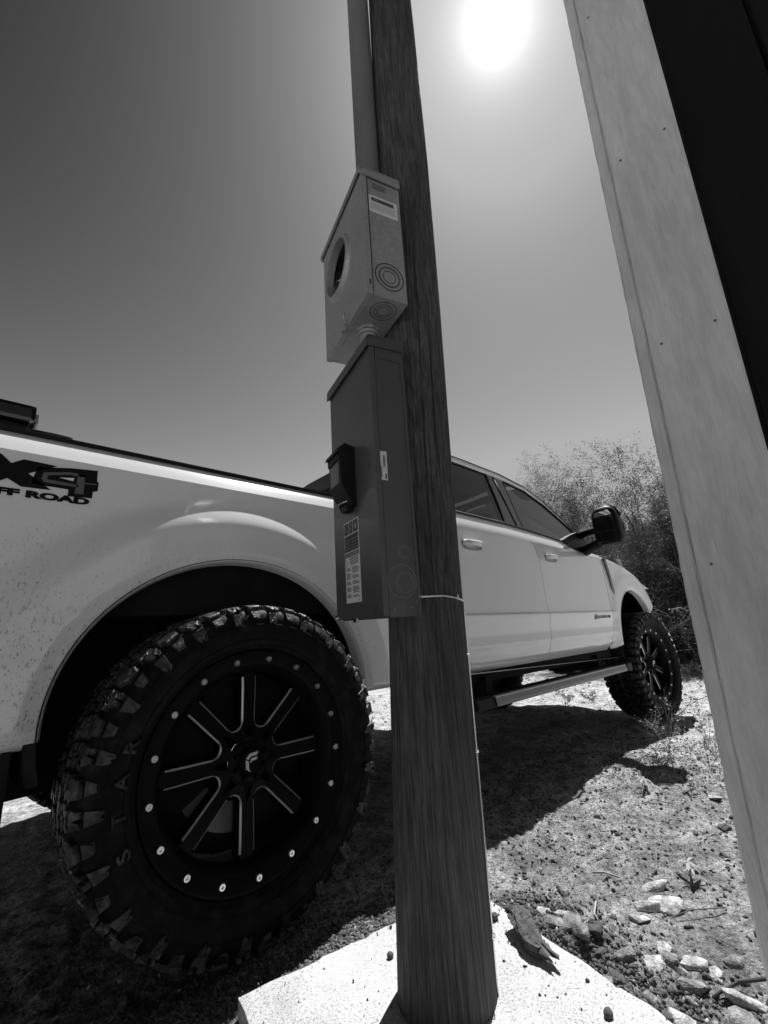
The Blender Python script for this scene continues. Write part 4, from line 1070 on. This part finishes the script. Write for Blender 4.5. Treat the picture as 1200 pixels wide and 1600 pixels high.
def wheel(name='wheel'):
    w = bpy.data.objects.new(name, None); w.empty_display_size = .1; link(w, T)
    # one mesh per material inside the third level
    t = tm.build('tyre', M['rubber'], w, True, 40)
    trm.build('tread', M['tread'], w)
    rg.build('rim_ring', M['rim'], w, True, 50); brl.build('rim_barrel', M['under'], w, True)
    fc.build('rim_spokes', M['rim'], w, True, 30); ml.build('milled_edges', M['milled'], w, True, 40)
    bm_ = None
    for k in range(17):
        a = 1.4292 - 2 * PI * k / 17; cxx, czz = RB * math.cos(a), RB * math.sin(a); g = G(); n = 14
        rows = []
        for j in range(n + 1):
            b = 2 * PI * j / n; rows.append([(cxx + r * math.cos(b), y, czz + r * math.sin(b)) for y, r in ((.002, .0112), (-.005, .0108), (-.0075, .0092), (-.0075, .0042), (-.003, .0038), (-.003, .0002))])
        g.grid(rows, True)
        if bm_ is None: b_ = g.build('rim_bolt', M['bolt'], w, True, 40); bm_ = (a, b_.data)
        else: b_ = g.build('rim_bolt', M['bolt'], w, True, 40)
    emblem().build('emblem', M['milled'], w)
    for k in range(8):
        a = 2 * PI * (k + .5) / 8; g = G(); g.tube([(.056 * math.cos(a), .050, .056 * math.sin(a)), (.056 * math.cos(a), .022, .056 * math.sin(a))], [.009, .008], 6); g.build('lug_nut', M['rim'], w)
    for i, ch in enumerate('STAR'):
        am = math.radians(201 - 12.0 * i) ; rr = .397
        def fn(a, b, am=am):
            an = am - a / .415; r = .394 + b; return (r * math.cos(an), -.0325 - (b - .0) * .26, r * math.sin(an))
        o = text_mesh(ch, .046, 'sidewall_letter', M['tread'], w, fn, .0012, 1.35)
        sm_ = o.modifiers.new('raise', 'SOLIDIFY'); sm_.thickness = .006; sm_.offset = 0
    g = G(); rows = []
    for k in range(49):
        a = 2 * PI * k / 48; rows.append([(r * math.cos(a), y, r * math.sin(a)) for y, r in ((.24, .300), (.16, .285), (.155, .275), (.155, .10), (.13, .08), (.06, .07))])
    g.grid(rows); g.build('brake_disc', M['under'], w, True, 40)
    g = G(); g.prism([(.13 * math.cos(a), .13 * math.sin(a)) for a in np.linspace(-2.6, -1.5, 8)] + [(.22 * math.cos(a), .22 * math.sin(a)) for a in np.linspace(-1.5, -2.6, 8)], lambda a, b: (a, .12, b), lambda a, b: (a, .20, b)); g.build('brake_caliper', M['decal_grey'], w)
    return w
WS = .955
def nearer(p): return tuple(CAM[i] + (p[i] - CAM[i]) * WS for i in range(3))
w1 = wheel(); w1.location = nearer((0, 0, .485)); w1.scale = (WS, WS, WS); w1.rotation_euler = (0, 0, 0)
def copy_children(src, dst):
    for ch in [c for c in src.children]:
        c = ch.copy(); col.objects.link(c); c.parent = dst
FW = nearer((4.40, .07, .425)); RW = nearer((0, 0, .485))
for loc, rz, ry in ((FW, -.095, .35), ((RW[0], MIR - RW[1], RW[2]), PI, .2), ((FW[0], MIR - FW[1], FW[2]), PI - .095, .8)):
    w = w1.copy(); col.objects.link(w); w.parent = T; w.location = loc
    w.rotation_euler = (0, ry, rz); w.rotation_mode = 'XYZ'
    copy_children(w1, w)

# ------------------------------------------------------------------ things in the truck bed
tb = empty('toolbox', (-.825, .42, 1.549)); tag(tb, 'black toolbox with chrome latch standing in the truck bed', 'toolbox')
g = G(); g.box((-.75, -.13, 0), (.11, .32, .095), .012); g.build('box_body', M['black_plastic'], tb)
g = G(); g.box((-.77, -.15, .098), (.13, .34, .160), .014); g.build('box_lid', M['gloss_black'], tb)
g = G(); g.box((.131, -.12, .105), (.139, -.05, .145), .003); g.build('latch', M['sticker_grey'], tb)
g = G(); g.box((.111, -.12, .01), (.118, .0, .08), .003); g.build('side_panel', M['chrome'], tb)
g = G(); rows = []
for x in np.linspace(-.72, -.60, 16):
    rows.append([(x, y + .01, 1.556 + .034 * max(0, math.sin(PI * (x + .72) / .12)) ** .7 * (1 - abs((y - .25) / .14) ** 2)) for y in np.linspace(.115, .38, 14)])
g.grid(rows, True)
tag(g.build('folded_strap', M['pale'], smooth=True), 'pale folded cargo strap lying on the bed rail', 'strap')
# ------------------------------------------------------------------ stones, driftwood, sticks
ST = [(.66, -.60, .05, 0), (.65, -.67, .054, 0), (.62, -.71, .10, 1), (.59, -.67, .069, 1), (.58, -.75, .114, 1), (.62, -.77, .058, 2), (.58, -.80, .036, 2), (.64, -.91, .085, 0), (.67, -.935, .06, 1), (.70, -.985, .078, 0), (.655, -.965, .05, 1), (.61, -1.0, .062, 1), (.51, -1.02, .08, 0), (.76, -1.06, .053, 1), (.64, -1.095, .099, 0), (.57, -1.01, .036, 1), (.52, -.94, .05, 1), (.88, -.82, .099, 0), (1.01, -.80, .104, 0), (.81, -.82, .062, 0), (.93, -.86, .106, 0), (.82, -.58, .055, 1), (.56, -1.12, .085, 1), (.66, -.84, .042, 1), (.685, -1.03, .05, 0), (.53, -.86, .045, 2), (.49, -.85, .045, 1), (.71, -.915, .045, 0), (.50, -.975, .036, 2), (.545, -.97, .034, 1), (1.53, -.40, .045, 1), (1.22, -.54, .042, 0), (1.99, -.78, .06, 0), (1.67, -.87, .055, 2), (1.54, -.80, .035, 2), (2.82, -.64, .055, 0), (.505, -.79, .036, 2), (.60, -.86, .05, 1)]
kinds = ['pale flat stone', 'rounded grey stone', 'dark lump of stone']
XD = {22: 'grey stone at the very bottom of the photo, right of the slab tip', 23: 'small grey stone left of the chalk-white flat stone', 24: 'small white stone below the grey tilted one', 25: 'dark lump half buried in the soil right beside the slab edge', 26: 'small grey stone at the slab edge, below the dark lump', 27: 'small white flake just past the white wedge stone', 28: 'dark crumbly lump between the slab and the oval pale stone', 29: 'small rounded grey stone left of the oval pale stone', 34: 'smaller dark clod on the open dirt near the board', 36: 'dark lump between the long narrow stone and the slab edge', 37: 'grey stone halfway between the slab and the chalk-white stone'}
mats_ = [M['stone'], M['stone_grey'], M['stone_dark']]
SDESC = {0: 'small squarish white stone at the top of the stone pile', 1: 'white rounded stone just below the squarish one', 2: 'large pale grey boulder-like stone beside the slab edge', 3: 'grey slanting stone touching the back edge of the slab', 4: 'long narrow grey stone leaning along the slab edge', 5: 'dark rounded lump right of the large slab-side stone',
         6: 'small dark round lump at the end of the long stone', 7: 'large chalk-white flat stone in the middle of the dirt right of the slab', 8: 'grey angular stone tucked against the large chalk-white one', 9: 'white wedge-shaped stone beyond the chalk-white one', 10: 'small grey stone between the chalk-white stone and the white wedge', 11: 'grey tilted stone right of the slab, below the white wedge',
         12: 'oval pale stone near the bottom edge by the slab', 13: 'single grey stone near the foot of the white corner board', 14: 'long white sliver of stone at the lower right by the dark twig', 15: 'small grey stone left of the white sliver', 16: 'grey stone close to the slab in the lower right', 17: 'flat pale sliver, nearer of the two below the star-shaped seedling', 18: 'flat pale sliver, farther of the two below the star-shaped seedling',
         19: 'pair-like small pale stone left of the flat slivers', 20: 'broad flat pale stone below the star-shaped seedling', 21: 'grey stone behind the corner of the slab beside the pole', 32: 'pale lone pebble on open dirt near the white board', 33: 'dark clod of stone on the open dirt near the board', 31: 'pale pebble on the open dirt beyond the light stick', 35: 'pale pebble far out near the front tyre', 30: 'grey pebble beside the edge of the truck shadow'}
for i, (x, y, s, k) in enumerate(ST):
    r_ = np.random.default_rng(i); bm = bmesh.new()
    for p in r_.normal(size=(24, 3)):
        p = p / np.linalg.norm(p) * r_.uniform(.66, 1.2); p[2] = np.clip(p[2], -.75, .62); bm.verts.new(p)
    h_ = bmesh.ops.convex_hull(bm, input=bm.verts[:]); bmesh.ops.delete(bm, geom=[v for v in bm.verts if not v.link_faces], context='VERTS')
    bmesh.ops.bevel(bm, geom=bm.edges[:], offset=.03, segments=1, affect='EDGES'); bmesh.ops.triangulate(bm, faces=bm.faces[:])
    bm.verts.index_update(); q = np.array([v.co[:] for v in bm.verts]); HF = np.array([[v.index for v in f.verts] for f in bm.faces]); bm.free()
    fl = r_.uniform(.28, .42) if k == 0 else r_.uniform(.45, .75)
    s *= 1.02; asp = .36 if i in (4, 14, 17, 18) else r_.uniform(.6, .85)
    q = q * np.array([s * .55, s * .55 * asp, s * .5 * fl])
    a = {4: -2.1, 14: -1.2, 17: -.9, 18: -.6, 20: -1.0}.get(i, r_.uniform(0, 3.1)); c, s_ = math.cos(a), math.sin(a)
    q = np.c_[q[:, 0] * c - q[:, 1] * s_, q[:, 0] * s_ + q[:, 1] * c, q[:, 2] + .25 * q[:, 0] * r_.uniform(-1, 1)]
    o = fast('stone', q, HF, mats_[k]); o.location = (x, y, float(gheight(x, y)) + s * .05)
    tag(o, SDESC.get(i, XD.get(i, kinds[k])) if (i in SDESC or i in XD) else (kinds[k] + ' in the loose pile beside the slab'), 'stone', 'stones lying in the dirt beside the slab')
for i, (x, y, s, lb_) in enumerate(((.448, -.568, .013, 'small dark pebble on the slab just right of the pole'), (.148, -.452, .010, 'small dark pebble on the slab just left of the pole'), (.32, -.931, .012, 'small dark pebble on the slab near its lower right edge'))):
    q = IV2 * (1 + rng.uniform(-.1, .1, (len(IV2), 1))) * np.array([s, s * .8, s * .7]); o = fast('pebble', q, IF2, M['stone_dark'], smooth=True); o.location = (x, y, .06 + s * .6); tag(o, lb_, 'pebble', 'pebbles lying on the slab')
# driftwood: splintered chunk propped on the slab
def drift():
    V, Fc = [], []; n = 22; m_ = 44
    for i in range(m_):
        t = i / (m_ - 1); c = Vector((t * .165, .008 * math.sin(t * 7), .024 + .010 * math.sin(t * 5 + 1)))
        R_ = (.017 + .010 * math.sin(PI * min(1, t * 1.1)) ** .6) * (1 - .40 * t ** 6)
        for k in range(n):
            a = 2 * PI * k / n; rr = R_ * (1 + .28 * math.sin(3 * a + 1) + .7 * float(vnoise(np.array(k * 1.3), np.array(t * 3.5), 31)) + .35 * float(vnoise(np.array(k * 2.7), np.array(t * 26), 32)))
            V.append((c.x + (.028 * math.sin(2.3 * a) * (t > .93)), c.y + rr * math.cos(a) * 1.05, max(.002, c.z + rr * math.sin(a) * .75)))
    for i in range(m_ - 1):
        for k in range(n): Fc.append((i * n + k, i * n + (k + 1) % n, (i + 1) * n + (k + 1) % n, (i + 1) * n + k))
    Fc.append(tuple(range(n))); Fc.append(tuple(range((m_ - 1) * n, m_ * n)))
    o = mesh('driftwood', V, Fc, M['driftwood']); o.location = (.452, -.622, .062); o.rotation_euler = (0, 0, math.atan2(-.13, -.065)); return o
tag(drift(), 'splintered dark chunk of weathered wood lying on the slab', 'wood chunk')
def stick(pts, r, m, lab_, nm='stick'):
    P_ = [Vector((x, y, float(gheight(x, y)) + z)) for x, y, z in pts]; g = G(); g.tube(P_, [r * (1 - .5 * i / len(P_)) for i in range(len(P_))], 7); tag(g.build(nm, m, smooth=True), lab_, 'stick', 'sticks on the dirt')
stick([(1.022, -.595, .008), (1.02, -.64, .010), (1.012, -.69, .008)], .004, M['pale_twig'], 'pale straight stick on the open dirt in front of the truck')
stick([(.70, -1.16, .045), (.655, -1.09, .03), (.640, -1.06, .012), (.60, -1.045, .008)], .0045, M['bark'], 'dark forked twig at the lower right corner by the white stone')
stick([(.72, -.575, .012), (.695, -.60, .02), (.70, -.635, .016), (.68, -.665, .008)], .0018, M['pale_twig'], 'thin pale curling rootlet at the top of the stone pile')
stick([(.80, -.70, .01), (.74, -.72, .014), (.70, -.75, .01)], .0028, M['pale_twig'], 'short pale stick beyond the stone pile')
stick([(1.0, -1.0, .01), (.92, -.93, .02), (.87, -.90, .012)], .002, M['twig'], 'thin twig on the dirt near the white board')
g = G(); random.seed(11)
for i in range(260):
    x, y = field(); 
    if in_slab(x, y, .0): continue
    a = random.uniform(0, 6.28); l = random.uniform(.01, .05); z = float(gheight(x, y)) + .006
    g.tube([(x, y, z), (x + l * .5 * math.cos(a), y + l * .5 * math.sin(a), z + .006), (x + l * math.cos(a + .3), y + l * math.sin(a + .3), z)], .0009, 4, False)
for i in range(900):
    x, y = random.uniform(1.6, 9.5), random.uniform(-1.2, 4)
    a = random.uniform(0, 6.28); l = random.uniform(.03, .12); z = float(gheight(x, y)) + .008
    g.tube([(x, y, z), (x + l * .5 * math.cos(a), y + l * .5 * math.sin(a), z + .012), (x + l * math.cos(a + .3), y + l * math.sin(a + .3), z)], .002, 4, False)
tag(g.build('twig_litter', M['twig']), 'fine dry twigs and straw littering the dirt', 'litter', kind='stuff')

# ------------------------------------------------------------------ trees, bushes and weeds
class Tree:
    def __init__(s, seed): s.r = random.Random(seed); s.V = []; s.F = []; s.TV = []; s.TF = []; s.L = []
    def tube(s, pts, rad, n, twig):
        V, F_ = (s.TV, s.TF) if twig else (s.V, s.F); b = len(V)
        for i, p in enumerate(pts):
            d = (pts[min(i + 1, len(pts) - 1)] - pts[max(i - 1, 0)]).normalized(); q = d.orthogonal().normalized(); w = d.cross(q)
            for k in range(n):
                a = 2 * PI * k / n; V.append(p + (q * math.cos(a) + w * math.sin(a)) * rad[i])
        for i in range(len(pts) - 1):
            for k in range(n): F_.append((b + i * n + k, b + i * n + (k + 1) % n, b + (i + 1) * n + (k + 1) % n, b + (i + 1) * n + k))
    def grow(s, p, d, ln, rad, lv, maxlv, P):
        r = s.r; n = 6 if lv < 2 else 4; pts = [p.copy()]; rr = [rad]; d = d.normalized()
        for i in range(n):
            d = (d + Vector((r.gauss(0, 1), r.gauss(0, 1), r.gauss(0, 1))) * P['wob'] + Vector((0, 0, P['up'][min(lv, len(P['up']) - 1)]))).normalized()
            p = p + d * ln / n; pts.append(p.copy()); rr.append(rad * (1 - .62 * (i + 1) / n))
        s.tube(pts, rr, 7 if lv == 0 else 5 if lv == 1 else 3, lv >= 2)
        if lv < maxlv:
            for c in range(P['kids'][lv]):
                t = (r.uniform(.25, 1) if lv else r.uniform(.35, 1)); i = min(n - 1, int(t * n)); q = pts[i].lerp(pts[i + 1], t * n - i if i < n else 0)
                bd = (pts[i + 1] - pts[i]).normalized(); ax = Vector((r.gauss(0, 1), r.gauss(0, 1), r.gauss(0, 1))); ax = (ax - bd * ax.dot(bd)).normalized()
                an = r.uniform(.35, .95); nd = bd * math.cos(an) + ax * math.sin(an)
                s.grow(q, nd, ln * r.uniform(.45, .75), rr[i] * .55, lv + 1, maxlv, P)
        if lv >= maxlv - 1:
            for k in range(P['leaves']):
                t = r.uniform(.15, 1) * n; i = min(n - 1, int(t)); q = pts[i].lerp(pts[i + 1], t - i)
                s.L.append((q + Vector((r.gauss(0, 1), r.gauss(0, 1), r.gauss(0, 1))) * P['spread'], r.random()))
    def leaves(s, ls, lw):
        n = len(s.L); r_ = np.random.default_rng(5); C_ = np.array([q[0][:] for q in s.L]); 
        a = r_.normal(size=(n, 3)); a[:, 2] -= .5; a /= np.linalg.norm(a, axis=1)[:, None]; b = r_.normal(size=(n, 3)); b -= a * (a * b).sum(1)[:, None]; b /= np.linalg.norm(b, axis=1)[:, None]
        sz = r_.uniform(.5, 1.3, (n, 1)); a *= ls * sz; b *= lw * sz
        V = np.stack([C_ - b * .5, C_ + a * .5 - b * .1, C_ + a, C_ + a * .5 + b], 1).reshape(-1, 3); return V, np.arange(n * 4).reshape(n, 4)
def make_tree(name, seed, stems, height, P, label, cat, group, loc, lsz=(.055, .02), spreadbase=.25, lean=(0, 0), maxlv=4, rad=.07, leafm='leaf'):
    t = Tree(seed); r = t.r
    for k in range(stems):
        a = 2 * PI * k / stems + r.uniform(-.4, .4); sp = spreadbase * r.uniform(.5, 1.3)
        t.grow(Vector((.10 * math.cos(a) * (stems > 1), .10 * math.sin(a) * (stems > 1), -.1)), Vector((math.cos(a) * sp + lean[0], math.sin(a) * sp + lean[1], 1)), height * r.uniform(.5, .72), rad * r.uniform(.7, 1.1), 0, maxlv, P)
    root = empty(name, loc); tag(root, label, cat, group)
    fast('trunk', [v[:] for v in t.V], t.F, M['bark'], root, True)
    tw = fast('twigs', [v[:] for v in t.TV], t.TF, M['bark'], root); tw['kind'] = 'stuff'
    if t.L:
        V, Fc = t.leaves(*lsz); lf = fast('crown', V, Fc, M[leafm], root); lf['kind'] = 'stuff'
    return root
PT = {'wob': .17, 'up': (.03, .07, .05, .0, -.04), 'kids': (6, 6, 6, 4), 'leaves': 32, 'spread': .05}
PS = {'wob': .20, 'up': (.05, .09, .06, .02, -.03), 'kids': (7, 6, 5, 4), 'leaves': 26, 'spread': .045}
make_tree('mesquite_tree', 3, 3, 4.6, PS, 'tall open tree with twisting dark stems behind the side mirror, beside the white board', 'tree', 'trees behind the truck', (10.2, 1.55, 0), (.044, .017), .22, (.0, -.02), 4, .085)
make_tree('mesquite_tree', 9, 4, 4.05, PT, 'broad rounded tree with fine branches behind the windscreen', 'tree', 'trees behind the truck', (12.0, 3.1, 0), (.050, .020), .40, (0, 0), 4, .08)
make_tree('mesquite_tree', 15, 3, 4.4, PT, 'leafy tree between the broad tree and the tall open one', 'tree', 'trees behind the truck', (13.6, 2.3, 0), (.050, .020), .32, (0, 0), 4, .08)
make_tree('mesquite_tree', 21, 2, 5.9, PS, 'small distant treetop showing just above the cab roof', 'tree', 'trees behind the truck', (14.4, 6.2, 0), (.045, .018), .12, (0, 0), 4, .08)
PB = {'wob': .22, 'up': (.02, .02, .0, -.03), 'kids': (6, 6, 4), 'leaves': 26, 'spread': .08}
blab = ['dense dark bush right behind the front tyre', 'dense bush between the front tyre and the white board', 'scrubby bush behind the foot of the tall tree', 'low scrub at the far right, half hidden by the white board', 'leafy scrub under the broad tree', 'thick scrub behind the hood of the truck']
for i, (x, y, h) in enumerate(((9.9, 1.9, 2.0), (9.5, 1.05, 1.9), (10.6, .95, 2.5), (9.8, .35, 2.2), (11.0, 2.7, 2.3), (10.9, 1.6, 2.9))):
    make_tree('bush', 40 + i, 9, h, PB, blab[i], 'bush', 'bushes behind the truck', (x, y, -.05), (.04, .018), .85, (0, 0), 3, .025)
for i, (x, y, h, lb_) in enumerate(((7.5, 9.5, 2.5, 'low bush far behind the truck, hidden by its cab'), (2.0, 14., 3.0, 'low bush far behind the truck bed'), (-6, 13, 3., 'low bush at the far left behind the truck'))):
    make_tree('bush', 60 + i, 8, h, PB, lb_, 'bush', 'bushes behind the truck', (x, y, -.05), (.07, .035), .9, (0, 0), 3, .03)
# fallen branch in front of the bushes
t = Tree(77); PF = {'wob': .12, 'up': (0, 0, 0), 'kids': (7, 5), 'leaves': 0, 'spread': 0}
for dx, dy, dz, l in ((-1, -.9, .25, 1.6), (-.6, -1, .55, 1.5), (-.9, .3, .5, 1.3), (.2, -1, .2, 1.4)): t.grow(Vector((0, 0, .45)), Vector((dx, dy, dz)), l, .018, 1, 3, {'wob': .12, 'up': (0, 0, -.02, -.03), 'kids': (0, 7, 4, 0), 'leaves': 0, 'spread': 0})
fb = empty('fallen_branch', (8.8, 1.35, .05)); tag(fb, 'pale dead branch lying over the front of the bushes', 'branch')
fast('limb', [v[:] for v in t.V], t.F, M['pale_twig'], fb); o = fast('twigs', [v[:] for v in t.TV], t.TF, M['pale_twig'], fb); o['kind'] = 'stuff'
# weeds
def weed(loc, seed, h, stems, kids, m, label, leaves=0, lsz=(.02, .008), spread=.5, rad=.0022, cat='weed', group='dry weeds growing in the dirt', name='dry_weed', lm='leaf_pale'):
    t = Tree(seed); r = t.r
    for k in range(stems):
        a = 2 * PI * k / max(1, stems) + r.uniform(-.5, .5)
        t.grow(Vector((0, 0, -.01)), Vector((math.cos(a) * spread, math.sin(a) * spread, 1)), h * r.uniform(.6, 1), rad, 0, len(kids), {'wob': .10, 'up': (.02, .0, 0), 'kids': kids, 'leaves': leaves, 'spread': .004})
    V = t.V + t.TV; Fc = t.F + [tuple(i + len(t.V) for i in f) for f in t.TF]
    x, y = loc; root = empty(name, (x, y, float(gheight(x, y)))); tag(root, label, cat, group)
    b = {}
    mesh('stems', V, Fc, m, root)
    if t.L:
        LV, LF = t.leaves(*lsz); fast('leaves', LV, LF, M[lm], root)
weed((2.92, -.33), 1, .26, 4, (4, 3), M['pale_twig'], 'branching dry weed in front of the front tyre', 3, (.016, .006), .55)
weed((2.235, -.56), 2, .34, 2, (5, 4), M['pale_twig'], 'tall forked dry weed standing on the sand right of the truck shadow', 0, spread=.35)
weed((2.33, -.47), 3, .12, 26, (2,), M['twig'], 'low bushy tuft beside the forked weed', 4, (.02, .005), .9, .0012)
weed((3.2, -.16), 9, .20, 3, (3, 3), M['twig'], 'small twiggy weed against the truck shadow near the tyre', 2, (.016, .006), .6)
weed((4.15, -.25), 4, .22, 3, (4, 2), M['twig'], 'small weed on the pale sand beyond the front tyre', 3, (.03, .012), .5)
weed((2.85, -.62), 5, .16, 3, (4, 2), M['twig'], 'sprawling weed beside the white board', 3, (.02, .009), .7)
weed((2.47, -.67), 6, .15, 4, (3, 2), M['twig'], 'low weed nearest the white board', 4, (.02, .01), .8)
weed((3.5, -.45), 12, .16, 3, (3, 2), M['twig'], 'thin weed on the sand between the tyre and the board', 3, (.02, .01), .6)
weed((4.75, 1.26), 7, .16, 3, (4, 2), M['twig'], 'small weed on the bright sand under the truck, left one', 5, (.035, .014), .5)
weed((5.1, 1.15), 13, .15, 3, (4, 2), M['twig'], 'small weed on the bright sand under the truck, right one', 5, (.035, .014), .5)
weed((7.7, .65), 14, .25, 7, (3, 2), M['twig'], 'grassy weed at the foot of the bushes', 5, (.05, .012), .9)
# seedlings with broad pointed leaves
def seedling(loc, seed, n, ln, label, z0=.05):
    r = random.Random(seed); x, y = loc; root = empty('seedling', (x, y, float(gheight(x, y)))); tag(root, label, 'seedling', 'leafy seedlings in the dirt')
    G().tube([(0, 0, -.01), (.002, 0, z0 * .5), (0, .002, z0)], [.0035, .003, .0025], 7).build('stem', M['pale_twig'], root)
    for k in range(n):
        a = 2 * PI * k / n + r.uniform(-.25, .25); l = ln * r.uniform(.6, 1.1); rise = r.uniform(-.5, .7); rows = []
        for i in range(7):
            t = i / 6; w = .11 * l * math.sin(PI * min(1, t * .92 + .06)) ** .8; rr = l * t; z = z0 + rise * l * t - .6 * l * t * t * (rise > 0)
            c = Vector((math.cos(a), math.sin(a), 0)); s_ = Vector((-math.sin(a), math.cos(a), 0)); rows.append([c * rr + s_ * w + Vector((0, 0, z + .15 * w)), c * rr + Vector((0, 0, z)), c * rr - s_ * w + Vector((0, 0, z + .15 * w))])
        g = G().grid(rows); g.build('leaf', M['leaf_pale'], root, True)
seedling((1.145, -.877), 1, 13, .055, 'star-shaped pale seedling on open dirt near the white board', .055)
seedling((1.96, -.487), 2, 11, .055, 'pale seedling beside the shadow of the truck mirror', .05)
